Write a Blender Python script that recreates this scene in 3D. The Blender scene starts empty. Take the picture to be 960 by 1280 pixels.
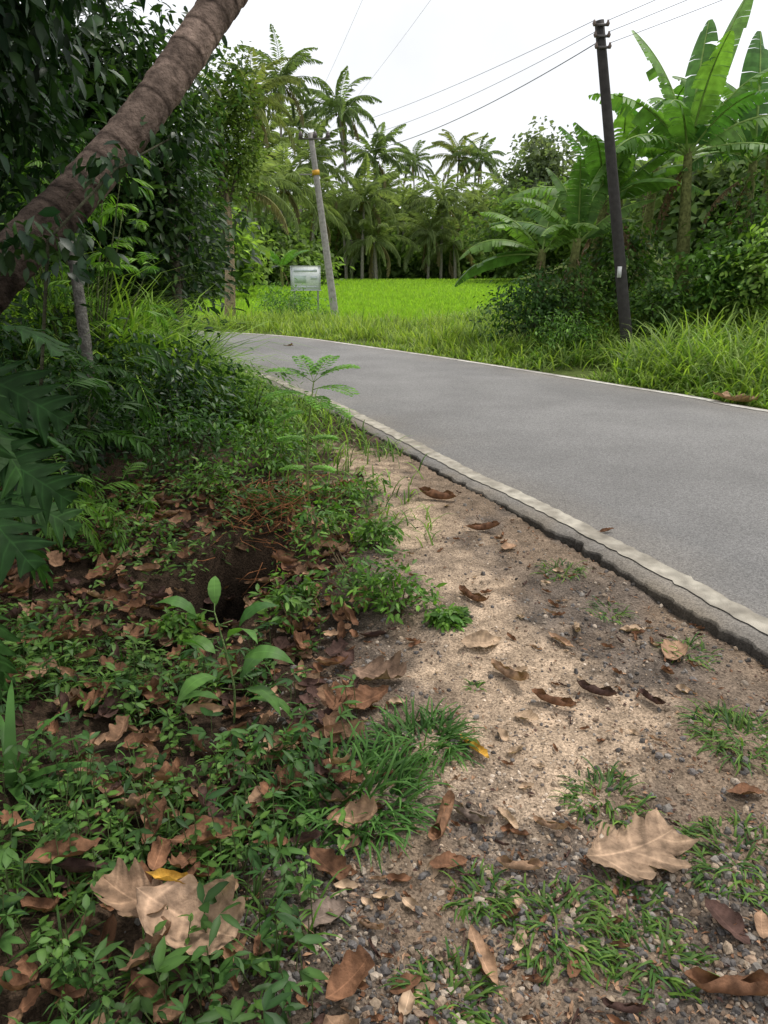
import bpy, math
import numpy as np
rng=np.random.default_rng(11)
PI=math.pi
SC=bpy.context.scene; COL=SC.collection
F=960.; PT=math.radians(18.17); CS,SN=math.cos(PT),math.sin(PT); HC=1.5
def ray(u,v):
    dx=(u-480)/F; dy=(640-v)/F
    return np.array([dx,CS+dy*SN,-SN+dy*CS])
def G(u,v,z=0.):
    r=ray(u,v); t=(HC-z)/-r[2]; return np.array([r[0]*t,r[1]*t])
def at(u,v,Y):
    r=ray(u,v); t=Y/r[1]; return np.array([r[0]*t,Y,HC+r[2]*t])
def ss(a,b,x):
    t=np.clip((np.asarray(x,float)-a)/(b-a),0,1); return t*t*(3-2*t)
TAB=np.random.default_rng(3).random((256,256))
def vn(x,y,s=1.,o=0):
    x=np.asarray(x,float)*s+o*17.3+1000; y=np.asarray(y,float)*s+o*9.1+1000
    xi=np.floor(x).astype(int); yi=np.floor(y).astype(int); fx=x-xi; fy=y-yi
    fx=fx*fx*(3-2*fx); fy=fy*fy*(3-2*fy)
    a=TAB[xi%256,yi%256];b=TAB[(xi+1)%256,yi%256];c=TAB[xi%256,(yi+1)%256];d=TAB[(xi+1)%256,(yi+1)%256]
    return (a*(1-fx)+b*fx)*(1-fy)+(c*(1-fx)+d*fx)*fy
# ---------------------------------------------------------------- mesh tools
class MB:
    def __init__(s): s.V=[];s.C=[];s.T=[];s.Q=[];s.n=0
    def add(s,V,tris,quads,col):
        V=np.asarray(V,float).reshape(-1,3); s.V.append(V)
        col=np.asarray(col,float)
        if col.ndim==1: col=np.tile(col,(len(V),1))
        s.C.append(col)
        if len(tris): s.T.append(np.asarray(tris,int).reshape(-1,3)+s.n)
        if len(quads): s.Q.append(np.asarray(quads,int).reshape(-1,4)+s.n)
        s.n+=len(V)
    def inst(s,T,P,M,S,col):
        tv,tt,tq,tc=T; m=len(P); n=len(tv)
        if m==0: return
        S=np.asarray(S,float)
        if S.ndim==1: S=np.repeat(S[:,None],3,1)
        V=np.einsum('mij,mnj->mni',M,tv[None]*S[:,None,:])+P[:,None,:]
        col=np.asarray(col,float)
        if col.ndim==1: col=np.tile(col,(m,1))
        C=(col[:,None,:]*tc[None,:,None]).reshape(-1,3)
        off=(np.arange(m)*n)[:,None,None]
        t=(np.asarray(tt,int)[None]+off).reshape(-1,3) if len(tt) else []
        q=(np.asarray(tq,int)[None]+off).reshape(-1,4) if len(tq) else []
        s.add(V.reshape(-1,3),t,q,C)
    def build(s,name,mat,parent=None,origin=(0,0,0),smooth=True):
        V=np.concatenate(s.V) if s.V else np.zeros((0,3)); C=np.concatenate(s.C) if s.C else np.zeros((0,3))
        o0=np.array(parent['_o'][:]) if parent is not None else np.array(origin,float)
        V=V-o0
        T=np.concatenate(s.T) if s.T else np.zeros((0,3),int); Q=np.concatenate(s.Q) if s.Q else np.zeros((0,4),int)
        me=bpy.data.meshes.new(name)
        me.vertices.add(len(V)); me.vertices.foreach_set('co',V.ravel())
        L=np.concatenate([T.ravel(),Q.ravel()]); me.loops.add(len(L)); me.loops.foreach_set('vertex_index',L.astype(np.int32))
        npoly=len(T)+len(Q); me.polygons.add(npoly)
        st=np.concatenate([np.arange(len(T))*3,len(T)*3+np.arange(len(Q))*4]).astype(np.int32)
        me.polygons.foreach_set('loop_start',st)
        me.polygons.foreach_set('use_smooth',np.full(npoly,smooth))
        me.update(calc_edges=True)
        a=me.color_attributes.new('Col','FLOAT_COLOR','POINT')
        a.data.foreach_set('color',np.concatenate([C,np.ones((len(C),1))],1).ravel())
        me.materials.append(mat)
        ob=bpy.data.objects.new(name,me); COL.objects.link(ob)
        if parent is not None: ob.parent=parent; ob['_o']=list(map(float,o0))
        else: ob.location=origin; ob['_o']=list(map(float,o0))
        return ob
def tag(o,label=None,cat=None,group=None,kind=None):
    if label:o['label']=label
    if cat:o['category']=cat
    if group:o['group']=group
    if kind:o['kind']=kind
    return o
def thing(name,loc,label,cat,group=None):
    o=bpy.data.objects.new(name,None); COL.objects.link(o); o.location=loc; o['_o']=list(map(float,loc)); o.empty_display_size=.2
    return tag(o,label,cat,group)
def copy_thing(o,loc,rz,sc,label,group=None):
    r=o.copy(); COL.objects.link(r); r.location=loc; r.rotation_euler=(0,0,rz); r.scale=(sc,sc,sc); r['label']=label
    if group:r['group']=group
    for ch in list(o.children):
        c=ch.copy(); COL.objects.link(c); c.parent=r
        for g in list(ch.children):
            d=g.copy(); COL.objects.link(d); d.parent=c
    return r
def frames(yaw,pitch,roll):
    yaw,pitch,roll=np.broadcast_arrays(np.atleast_1d(np.asarray(yaw,float)),pitch,roll)
    d=np.stack([np.cos(yaw)*np.cos(pitch),np.sin(yaw)*np.cos(pitch),np.sin(pitch)],-1)
    x=np.stack([np.sin(yaw),-np.cos(yaw),np.zeros_like(yaw)],-1)
    n=np.cross(x,d)
    cr=np.cos(roll)[:,None]; sr=np.sin(roll)[:,None]
    x2=x*cr+n*sr; n2=-x*sr+n*cr
    return np.stack([x2,d,n2],-1)
def T_leaf(w=.35,droop=.18,fold=.25):
    ys=[.3,.66]; V=[(0,0,0)]
    for y,k in zip(ys,(.92,.85)):
        hw=w*.5*k; z=-droop*y*y
        V+=[(-hw,y,z+fold*hw),(0,y,z),(hw,y,z+fold*hw)]
    V.append((0,1,-droop))
    V=np.array(V); 
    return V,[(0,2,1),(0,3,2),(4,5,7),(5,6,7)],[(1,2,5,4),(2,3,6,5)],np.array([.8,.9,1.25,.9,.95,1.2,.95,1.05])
def T_quad(w=.45,fold=.2):
    V=np.array([(0,0,0),(-w/2,.5,fold*w),(0,1,-.1),(w/2,.5,fold*w)])
    return V,[(0,3,2),(0,2,1)],[],np.array([.85,1,1.05,1])
def T_blade(w=.05,bend=.5,rows=4):
    V=[];a=0;y=z=0.
    for i in range(rows):
        s=i/rows; hw=w*.5*(1-s**2*.8)
        V+=[(-hw,y,z),(hw,y,z)]
        a-=bend/rows*1.6*(s+.4); y+=math.cos(a)/rows; z+=math.sin(a)/rows
    V.append((0,y,z)); V=np.array(V)
    q=[(2*i,2*i+1,2*i+3,2*i+2) for i in range(rows-1)]; n=2*rows
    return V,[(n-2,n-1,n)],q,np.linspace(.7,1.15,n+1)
def lobed(nl=5,depth=.7,wid=.4,rows=40,R=None,arch=0.,wr=0.,seed=0,R2=None,fwd=.35,vein=.35,vt=.72):
    r=np.random.default_rng(seed); V=[];C=[]
    ph=r.random(6)*6; jit=r.uniform(.8,1.15,nl+2)
    for i in range(rows+1):
        y=i/rows
        env=math.sin(PI*min(1,max(0,y))**.8)**(.75 if depth>0 else 1.05)*wid if 0<y<1 else 0.005
        row=[]
        for sd in (-1,1):
            q=nl*y+(.06*sd)+.0; pp=(q%1.); tri=1-2*abs(pp-.5)
            if depth>0: w=env*(1-depth*(1-tri**.75))*jit[int(q)%(nl+2)]
            else: w=env*(1+.03*math.sin(40*y+ph[2]+sd)); 
            for k in ((1,.72,.4,.06) if sd<0 else (.06,.4,.72,1)):
                x=sd*w*k; row.append((x,y+abs(x)*fwd*(.6+.4*k),k,tri))
            if sd<0: row.append((0,y,0,0))
        for (x,yy,k,tri) in row:
            z=arch*math.sin(PI*y)*1.
            z+=wr*(math.sin(9*x+14*yy+ph[0])*.5+math.sin(23*yy-17*x+ph[1])*.3+math.sin(37*x+31*yy+ph[3])*.22+math.sin(61*yy-47*x+ph[4])*.14)*abs(k)
            if R: a=x/R; x2=R*math.sin(a); z+=R*(1-math.cos(a)); x=x2
            if R2: a=(yy-.5)/R2; yy=.5+R2*math.sin(a); z+=R2*(1-math.cos(a))
            V.append((x,yy,z)); v_=vein*(max(0,tri-vt)/(1-vt)) if depth>0 else vein*.5*(math.sin(60*y)>.6)
            C.append(1.+vein*1.3 if k==0 else (.92+v_ if k<1 else .82+.5*v_))
    q=[(9*i+j,9*i+j+1,9*(i+1)+j+1,9*(i+1)+j) for i in range(rows) for j in range(8)]
    return np.array(V),[],q,np.array(C)
def T_stone():
    p=(1+5**.5)/2; V=np.array([(-1,p,0),(1,p,0),(-1,-p,0),(1,-p,0),(0,-1,p),(0,1,p),(0,-1,-p),(0,1,-p),(p,0,-1),(p,0,1),(-p,0,-1),(-p,0,1)])/1.9
    t=[(0,11,5),(0,5,1),(0,1,7),(0,7,10),(0,10,11),(1,5,9),(5,11,4),(11,10,2),(10,7,6),(7,1,8),(3,9,4),(3,4,2),(3,2,6),(3,6,8),(3,8,9),(4,9,5),(2,4,11),(6,2,10),(8,6,7),(9,8,1)]
    return V*(1+.45*(np.random.default_rng(int(rng.integers(999))).random((12,1))-.5)),t,[],np.ones(12)
def tube(mb,P,R,col,n=8,cap=True):
    P=np.asarray(P,float); R=np.broadcast_to(np.asarray(R,float),(len(P),)); m=len(P)
    d=np.gradient(P,axis=0); d/=np.linalg.norm(d,axis=1)[:,None]+1e-9
    up=np.array([0,0,1.]) if abs(d[:,2]).mean()<.9 else np.array([1.,0,0])
    x=np.cross(d,up); x/=np.linalg.norm(x,axis=1)[:,None]+1e-9; y=np.cross(x,d)
    a=np.arange(n)*2*PI/n
    V=P[:,None]+R[:,None,None]*(np.cos(a)[None,:,None]*x[:,None]+np.sin(a)[None,:,None]*y[:,None])
    q=[(i*n+j,i*n+(j+1)%n,(i+1)*n+(j+1)%n,(i+1)*n+j) for i in range(m-1) for j in range(n)]
    V=V.reshape(-1,3); t=[]
    if cap:
        V=np.concatenate([V,P[:1],P[-1:]]); k=m*n
        t=[(k,(j+1)%n,j) for j in range(n)]+[(k+1,(m-1)*n+j,(m-1)*n+(j+1)%n) for j in range(n)]
    c=np.asarray(col,float)
    if c.ndim==2: c=np.repeat(c,n,0); c=np.concatenate([c,c[:1],c[-1:]]) if cap else c
    mb.add(V,t,q,c)
def box(mb,c,s,col,rz=0):
    c=np.array(c,float); s=np.array(s,float)/2
    V=np.array([(x,y,z) for x in(-1,1) for y in(-1,1) for z in(-1,1)],float)*s
    cz,sz=math.cos(rz),math.sin(rz); V=V@np.array([[cz,sz,0],[-sz,cz,0],[0,0,1]])+c
    mb.add(V,[],[(0,1,3,2),(4,6,7,5),(0,4,5,1),(2,3,7,6),(0,2,6,4),(1,5,7,3)],col)
# ---------------------------------------------------------------- materials
def mat(name,rough=.6,trans=0.,spec=.3,nscale=30,namp=.25,bump=0.,bscale=60,n2=0,bdist=.02,n2r=(.6,1.45),tm=(1.35,1.6,.6)):
    m=bpy.data.materials.new(name); m.use_nodes=True; N=m.node_tree.nodes; Lk=m.node_tree.links; N.clear()
    out=N.new('ShaderNodeOutputMaterial'); p=N.new('ShaderNodeBsdfPrincipled')
    at_=N.new('ShaderNodeAttribute'); at_.attribute_name='Col'
    tc=N.new('ShaderNodeTexCoord'); nz=N.new('ShaderNodeTexNoise'); nz.inputs['Scale'].default_value=nscale; nz.inputs['Detail'].default_value=6
    Lk.new(tc.outputs['Object'],nz.inputs['Vector'])
    mr=N.new('ShaderNodeMapRange'); mr.inputs[1].default_value=.3; mr.inputs[2].default_value=.7; mr.inputs[3].default_value=1-namp; mr.inputs[4].default_value=1+namp
    Lk.new(nz.outputs['Fac'],mr.inputs[0])
    vm=N.new('ShaderNodeVectorMath'); vm.operation='SCALE'; Lk.new(at_.outputs['Color'],vm.inputs[0]); Lk.new(mr.outputs[0],vm.inputs['Scale'])
    colo=vm.outputs[0]
    if n2:
        n3=N.new('ShaderNodeTexVoronoi'); n3.inputs['Scale'].default_value=n2; Lk.new(tc.outputs['Object'],n3.inputs['Vector'])
        hs=N.new('ShaderNodeSeparateColor'); Lk.new(n3.outputs['Color'],hs.inputs[0])
        m3=N.new('ShaderNodeMapRange'); m3.inputs[3].default_value=n2r[0]; m3.inputs[4].default_value=n2r[1]; Lk.new(hs.outputs[0],m3.inputs[0])
        v3=N.new('ShaderNodeVectorMath'); v3.operation='SCALE'; Lk.new(colo,v3.inputs[0]); Lk.new(m3.outputs[0],v3.inputs['Scale']); colo=v3.outputs[0]
    Lk.new(colo,p.inputs['Base Color']); p.inputs['Roughness'].default_value=rough; p.inputs['Specular IOR Level'].default_value=spec
    if bump:
        nb=N.new('ShaderNodeTexNoise'); nb.inputs['Scale'].default_value=bscale; nb.inputs['Detail'].default_value=8; Lk.new(tc.outputs['Object'],nb.inputs['Vector'])
        b=N.new('ShaderNodeBump'); b.inputs['Strength'].default_value=bump; b.inputs['Distance'].default_value=bdist; Lk.new(nb.outputs['Fac'],b.inputs['Height']); Lk.new(b.outputs[0],p.inputs['Normal'])
    if trans:
        tr=N.new('ShaderNodeBsdfTranslucent'); v2=N.new('ShaderNodeVectorMath'); v2.operation='MULTIPLY'; v2.inputs[1].default_value=tm ; Lk.new(colo,v2.inputs[0]); Lk.new(v2.outputs[0],tr.inputs['Color'])
        mx=N.new('ShaderNodeMixShader'); mx.inputs[0].default_value=trans; Lk.new(p.outputs[0],mx.inputs[1]); Lk.new(tr.outputs[0],mx.inputs[2]); Lk.new(mx.outputs[0],out.inputs[0])
    else: Lk.new(p.outputs[0],out.inputs[0])
    return m
M_leaf=mat('leaf_green',.5,.32,.25,8,.3)
M_gloss=mat('leaf_glossy',.42,.18,.3,8,.3)
M_lobed=mat('leaf_lobed',.6,.2,.15,14,.35)
M_far=mat('foliage_far',.7,.42,.12,.6,.25,tm=(1.45,1.6,.75))
M_grass=mat('grass_blades',.55,.4,.2,3,.25,tm=(1.45,1.6,.6))
M_dry=mat('dry_leaf',.8,.08,.15,30,.5,.6,110,bdist=.006)
M_bark=mat('bark',.95,0,.08,22,.5,1.,55)
M_stone=mat('stone',.9,0,.2,120,.3,.3,200)
M_pole=mat('pole_surface',.85,0,.2,12,.25,.3,40)
M_metal=mat('painted_metal',.5,0,.4,20,.1)
M_road=mat('asphalt',.88,0,.2,1.6,.1,.6,160,n2=140,n2r=(.7,1.36))
M_paint=mat('road_paint',.85,0,.2,14,.25,.4,160)
M_ground=mat('earth',.95,0,.1,11,.35,.9,90,n2=150)
# ---------------------------------------------------------------- road curves
def cr(pts,n):
    P=np.array(pts,float); P=np.concatenate([[2*P[0]-P[1]],P,[2*P[-1]-P[-2]]]); o=[]
    for i in range(1,len(P)-2):
        for t in np.linspace(0,1,16,endpoint=False):
            a,b,c,d=P[i-1:i+3]; o.append(.5*((2*b)+(-a+c)*t+(2*a-5*b+4*c-d)*t*t+(-a+3*b-3*c+d)*t**3))
    o.append(P[-2]); o=np.array(o); s=np.concatenate([[0],np.cumsum(np.linalg.norm(np.diff(o,axis=0),axis=1))])
    q=np.linspace(0,s[-1],n); return np.stack([np.interp(q,s,o[:,k]) for k in range(o.shape[1])],1)
Lp=[(14,-24),(7,-9),(4.2,-3),(2.6,.6)]+[G(*p) for p in [(960,812),(800,722),(640,634),(560,594),(490,554),(440,528),(400,507),(350,486),(310,470)]]+[(-3.5,12.5),(-6,14.4),(-10,15.9),(-18,17.5),(-40,19.7)]
Rp=[(22,-24),(14,-9),(10.3,-3),(8.2,1),(6.2,5)]+[G(*p) for p in [(960,512),(880,497),(760,478),(600,453),(450,431),(370,421),(300,416)]]+[(-6,18.3),(-10,19.6),(-18,21.3),(-40,23.5)]
LC=cr(Lp,140); RC=cr(Rp,140)
LF=cr(Lp,2200); RF=cr(Rp,500)
LFn=np.stack([-np.gradient(LF[:,1]),np.gradient(LF[:,0])],1); LFn/=np.linalg.norm(LFn,axis=1)[:,None]; LFn*=-1
def pdist(x,y,C):
    x=np.asarray(x,float).ravel(); y=np.asarray(y,float).ravel(); out=np.empty(len(x))
    A=C[:-1];B=C[1:];D=B-A;L2=(D**2).sum(1)
    for i in range(0,len(x),8000):
        px=x[i:i+8000,None]-A[None,:,0]; py=y[i:i+8000,None]-A[None,:,1]
        t=np.clip((px*D[:,0]+py*D[:,1])/L2,0,1); out[i:i+8000]=np.sqrt(((px-t*D[:,0])**2+(py-t*D[:,1])**2).min(1))
    return out
def inpoly(x,y,P):
    x=np.asarray(x,float).ravel(); y=np.asarray(y,float).ravel(); c=np.zeros(len(x),bool); n=len(P)
    for i in range(n):
        x1,y1=P[i]; x2,y2=P[(i+1)%n]
        if y1==y2: continue
        k=((y1>y)!=(y2>y))&(x<(x2-x1)*(y-y1)/(y2-y1)+x1); c^=k
    return c
ROADPOLY=np.concatenate([LC,RC[::-1]])
SAND=np.array([G(*p,-.08) for p in [(410,560),(455,570),(525,618),(585,680),(635,740),(690,805),(775,885),(800,935),(740,980),(655,1030),(580,1000),(560,895),(545,800),(520,700),(455,640)]])
def sides(x,y):
    dL=pdist(x,y,LC); dR=pdist(x,y,RC); ins=inpoly(x,y,ROADPOLY); far=(~ins)&(dR<dL)
    return dL,dR,ins,far
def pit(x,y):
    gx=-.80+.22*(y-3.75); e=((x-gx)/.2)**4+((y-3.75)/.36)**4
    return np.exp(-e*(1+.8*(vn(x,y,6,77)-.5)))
def H(x,y):
    sh=np.shape(x); x=np.asarray(x,float).ravel(); y=np.asarray(y,float).ravel()
    dL,dR,ins,B=sides(x,y)
    rough=(vn(x,y,1.3,1)-.5)*.06+(vn(x,y,5,2)-.5)*.024+(vn(x,y,17,3)-.5)*.012
    zA=-.022-.028*ss(5.5,3,y)-.012*ss(.35,.65,vn(x,y,1.7,18))*(1-ss(.1,.5,dL))+rough*ss(0,.5,dL)+.02*(vn(x,y,3.5,15)-.5)*(1-ss(.1,.4,dL))+.012*(vn(x,y,24,16)-.5)
    zA=zA+.75*ss(2.2,5.2,dL)*ss(1.5,4,y)+.35*ss(2.6,6,dL)
    zA-=.85*pit(x,y)
    zA-=.12*np.exp(-((x+.9)/.6)**2-((y-2.9)/.7)**2)
    zB=-.06+rough+.9*ss(-.5,4.5,x)*ss(.8,6,dR)*(1-ss(17,22,y))
    zB+=5.5*ss(0,14,x-(4.8+.12*y))*ss(9,24,y)
    zB-=.5*ss(19.5,23,y)*(1-ss(3,8,x-.10*y))
    zB+=2.*ss(96,130,y)
    z=np.where(ins,-.07,np.where(B,zB,zA))
    return z.reshape(sh)
def h(x,y): return float(H(np.array([x]),np.array([y]))[0])
def sandmask(x,y):
    x=np.asarray(x,float).ravel(); y=np.asarray(y,float).ravel()
    d=pdist(x,y,np.concatenate([SAND,SAND[:1]])); i=inpoly(x,y,SAND); s=np.where(i,d,-d)
    return ss(-.18,.18,s+(vn(x,y,3.5,5)-.5)*.42+(vn(x,y,14,6)-.5)*.28)
# ground
def axis(lo,hi,step,lo2,hi2,g):
    a=list(np.arange(lo,hi,step)); s=step; v=hi
    while v<hi2: a.append(v); s=min(s*g,250); v+=s
    a.append(hi2); s=step; v=lo-step
    while v>lo2: a.insert(0,v); s=min(s*g,250); v-=s
    a.insert(0,lo2); return np.array(a)
xs=axis(-2.6,2.6,.026,-1500,1500,1.06); ys=axis(.8,6.5,.026,-200,1800,1.05)
X,Y=np.meshgrid(xs,ys); Z=H(X,Y)
dL,dR,ins,B=sides(X,Y); sm=sandmask(X,Y); x=X.ravel();y=Y.ravel()
n1=vn(x,y,2.2,8)[:,None]; n2_=vn(x,y,11,9)[:,None]; n4=vn(x,y,33,19)[:,None]
sand=np.array([.40,.30,.212])*(.62+.38*n2_+.36*n4); grav=np.array([.125,.1,.08])*(.6+.5*n2_+.4*n4); soil=np.array([.045,.03,.02])*(.7+.7*n1)
green=np.array([.09,.12,.03])*(.6+.7*n1)
wl=ss(-.45,.05,x-.05*(y-2))[:,None]
c=soil*(1-wl)+grav*wl; 
br=np.array([.22,.16,.11]); k=(ss(.35,.7,vn(x,y,4,12))*.7)[:,None]*wl; c=c*(1-k)+br*k
sm2=(sm*(1-.35*ss(.5,.75,vn(x,y,2.7,14))))[:,None]
c=c*(1-sm2)+sand*sm2
pk=ss(.05,.6,pit(x,y))[:,None]; c=c*(1-pk)+np.array([.012,.009,.007])*pk  # pit colour sinks to near black, its shade painted in
gg=(ss(8,12,y)*ss(.2,.6,dL))[:,None]; c=c*(1-gg)+green*gg
bb=B[:,None]*ss(.05,.35,dR)[:,None]; c=c*(1-bb)+green*bb
mb=MB(); nx,ny=len(xs),len(ys); idx=np.arange(nx*ny).reshape(ny,nx)
q=np.stack([idx[:-1,:-1],idx[:-1,1:],idx[1:,1:],idx[1:,:-1]],-1).reshape(-1,4)
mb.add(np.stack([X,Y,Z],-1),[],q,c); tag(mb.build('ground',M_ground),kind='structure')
# road
N=2200; A=LF.copy(); Bq=cr(Rp,N)
bite=ss(.62,.8,vn(A[:,0],A[:,1],3.5,27))*.035+ss(.66,.78,vn(A[:,0],A[:,1],12,28))*.016
rag=(vn(A[:,0],A[:,1],9,4)-.5)*.025+(vn(A[:,0],A[:,1],40,5)-.5)*.024+bite
A=A+LFn*rag[:,None]
fr=[0,.008,.016,.03,.06,.12,.25,.4,.5,.6,.75,.88,.95,.98,1]
V=[];C=[]
g0=np.array([.196,.191,.186])
for j,f in enumerate(fr):
    p=A*(1-f)+Bq*f; z=.035*np.sin(PI*f)+(vn(p[:,0],p[:,1],1,3)-.5)*.006
    if j==0: z=z-.016*vn(p[:,0],p[:,1],16,61)
    if j==1: z=z-.004*vn(p[:,0],p[:,1],30,62)
    V.append(np.column_stack([p,z])); w=np.linalg.norm(Bq-A,axis=1)*min(f,1-f)
    dust=(np.clip(1-w/.6,0,1)*.5*vn(p[:,0],p[:,1],3,6)+np.clip(1-w/.14,0,1)*.5*vn(p[:,0],p[:,1],8,26))[:,None]
    cc=g0*(.8+.4*vn(p[:,0],p[:,1],.6,7))[:,None]*(1-dust)+np.array([.27,.225,.17])*dust
    if j<2: cc=cc*(.7+.15*j)
    C.append(cc)
low=np.column_stack([A-LFn*.02,np.full(N,-.16)]); lowr=np.column_stack([Bq,np.full(N,-.16)])
top2=V[0].copy(); top2[:,2]-=.012
V=[low,top2-np.column_stack([LFn*(.004+.01*vn(A[:,0],A[:,1],30,66))[:,None],np.zeros(N)])]+V+[lowr]; C=[np.tile([.035,.03,.025],(N,1)),C[0]*.45]+C+[C[-1]]
V=np.stack(V,1);C=np.stack(C,1);K=V.shape[1]; idx=np.arange(N*K).reshape(N,K)
mb=MB(); mb.add(V.reshape(-1,3),[],np.stack([idx[:-1,:-1],idx[:-1,1:],idx[1:,1:],idx[1:,:-1]],-1).reshape(-1,4),C.reshape(-1,3)); tag(mb.build('asphalt_road',M_road,smooth=False),kind='structure')
def line(curve,nrm,o0,o1,nm,seed,ca=(.42,.395,.34),cb=(.25,.23,.195)):
    V=[];C=[]
    for o in np.linspace(o0,o1,7):
        e=(vn(curve[:,0],curve[:,1],25,seed)-.5)*.024*(o in (o0,o1))
        p=curve+nrm*(o+e)[:,None]
        ff=np.clip(o/4.3,0,1)
        V.append(np.column_stack([p,.035*np.sin(PI*ff)+(vn(p[:,0],p[:,1],1,3)-.5)*.006+.006])); wv=(.05+.95*ss(.3,.9,vn(p[:,0],p[:,1],3,seed+3)*.4+.5*vn(p[:,0],p[:,1],12,seed+1)+.25*vn(p[:,0],p[:,1],45,seed+2)))[:,None]
        C.append(np.array(ca)*wv+np.array(cb)*(1-wv))
    V=np.stack(V,1);C=np.stack(C,1);n,K=V.shape[:2];idx=np.arange(n*K).reshape(n,K)
    mb=MB();mb.add(V.reshape(-1,3),[],np.stack([idx[:-1,:-1],idx[1:,:-1],idx[1:,1:],idx[:-1,1:]],-1).reshape(-1,4),C.reshape(-1,3)); tag(mb.build(nm,M_paint),kind='structure')
line(LF,LFn,.10,.215,'road_edge_line',31,(.43,.395,.33),(.25,.225,.185))
RFn=np.stack([-np.gradient(Bq[:,1]),np.gradient(Bq[:,0])],1); RFn/=np.linalg.norm(RFn,axis=1)[:,None]
line(Bq,RFn,.07,.18,'road_edge_line',37,(.55,.53,.48),(.33,.31,.28))
# ---------------------------------------------------------------- stones
def scat(n,x0,x1,y0,y1,p=1.6):
    u=rng.random(n); y=(y0**(-p)+u*(y1**(-p)-y0**(-p)))**(-1/p); x=rng.uniform(x0,x1,n)*1.0; return x,y
def stones(name,n,s0,s1,maskf,cols,label,reg,pw=2.2):
    x,y=scat(n,*reg); dL,dR,ins,B=sides(x,y); keep=(~ins)&(~B)&(dL>.01)&(rng.random(n)<maskf(x,y)); x,y=x[keep],y[keep]; m=len(x)
    z=H(x,y); s=s0*(s1/s0)**(rng.random(m)**pw); mb=MB(); cols=np.array(cols)
    c=cols[rng.integers(len(cols),size=m)]*rng.uniform(.6,1.3,(m,1))
    T=[T_stone() for _ in range(6)]; w=rng.integers(6,size=m)
    for k in range(6):
        i=w==k; P=np.column_stack([x,y,z+s*.1])[i]
        S=s[i][:,None]*rng.uniform(.6,1.2,(i.sum(),3))*np.array([1,1,.75])
        mb.inst(T[k],P,frames(rng.random(i.sum())*6.3,rng.normal(0,.3,i.sum()),rng.random(i.sum())*6),S,c[i])
    return tag(mb.build(name,M_stone,smooth=False),label,'gravel',None,'stuff')
stones('gravel',72000,.003,.016,lambda x,y:(1-sandmask(x,y)*.86)*ss(-.75,-.1,x)*(.25+.75*ss(.25,.5,vn(x,y,3,22))),[(.14,.125,.115),(.2,.18,.16),(.09,.08,.072),(.3,.23,.165),(.24,.17,.12),(.34,.28,.22),(.12,.11,.105)],'dark crushed gravel covering the roadside verge',(-.8,3.2,.8,7),2.0)
stones('sand_grains',60000,.002,.0085,lambda x,y:sandmask(x,y),[(.5,.39,.29),(.57,.47,.37),(.32,.24,.17),(.39,.29,.2),(.18,.15,.13)],'coarse tan sand and grit on the roadside verge',(-.8,2.2,.9,8),2.)
# ---------------------------------------------------------------- foliage generators
TL=T_leaf(); TLn=T_leaf(.27,.22,.3); TL2=T_leaf(.5,.25,.15); TQ=T_quad(); TQw=T_quad(.7); TB=T_blade(); TB2=T_blade(.06,1.1)
def lerp(a,b,t): return np.asarray(a)*(1-t)+np.asarray(b)*t
def crown(mb,c,r,ncl,npr,size,T,cA,cB,droop=-.4,cs=.25,shell=.45,zmin=None):
    c=np.array(c,float); r=np.array(r,float)
    d=rng.normal(size=(ncl,3)); d/=np.linalg.norm(d,axis=1)[:,None]
    rad=(shell+(1-shell)*rng.random((ncl,1)))*(1+.22*rng.normal(size=(ncl,1))*.6)
    P=c+d*r*rad
    if zmin is not None: P[:,2]=np.maximum(P[:,2],zmin+rng.random(ncl)*.15*r[2])
    cc=lerp(cA,cB,rng.random((ncl,1)))*rng.uniform(.65,1.3,(ncl,1))
    Q=np.repeat(P,npr,0)+rng.normal(size=(ncl*npr,3))*cs*np.array([1,1,.7])
    C=np.repeat(cc,npr,0)*rng.uniform(.75,1.25,(ncl*npr,1))
    m=len(Q); yaw=np.repeat(np.arctan2(d[:,1],d[:,0]),npr)+rng.normal(0,1.,m)
    s=size*rng.uniform(.6,1.25,m)
    mb.inst(T,Q,frames(yaw,droop+rng.normal(0,.45,m),rng.normal(0,.5,m)),s,C)
def frond(mb,p0,yaw,pitch0,length,droop,n,ll,lw,hang,col,T=TQ,rr=.01,rcol=None,ang=1.1):
    s=np.linspace(0,1,n+1); pt_=pitch0-droop*s**1.3
    ds=length/n; hx=np.concatenate([[0],np.cumsum(np.cos(pt_[:-1])*ds)]); hz=np.concatenate([[0],np.cumsum(np.sin(pt_[:-1])*ds)])
    P=np.column_stack([p0[0]+hx*np.cos(yaw),p0[1]+hx*np.sin(yaw),p0[2]+hz])
    Pt=P[::2] if n>6 else P
    tube(mb,Pt,np.linspace(rr,rr*.3,len(Pt)),rcol if rcol is not None else col,3,False)
    i=s>.12; P2=P[i];s2=s[i];m=len(P2); env=np.sin(PI*np.clip(s2*.86+.12,0,1))**.6
    for sd in(-1,1):
        a=ang*(1-.55*s2); yaw2=yaw+sd*a+rng.normal(0,.08,m)
        pt=pt_[i]*np.cos(a)-hang+rng.normal(0,.12,m)
        S=np.column_stack([np.full(m,lw),ll*env,np.full(m,ll)])
        mb.inst(T,P2,frames(yaw2,pt,sd*.3+rng.normal(0,.15,m)),S,np.asarray(col)*rng.uniform(.8,1.2,(m,1)))
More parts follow.
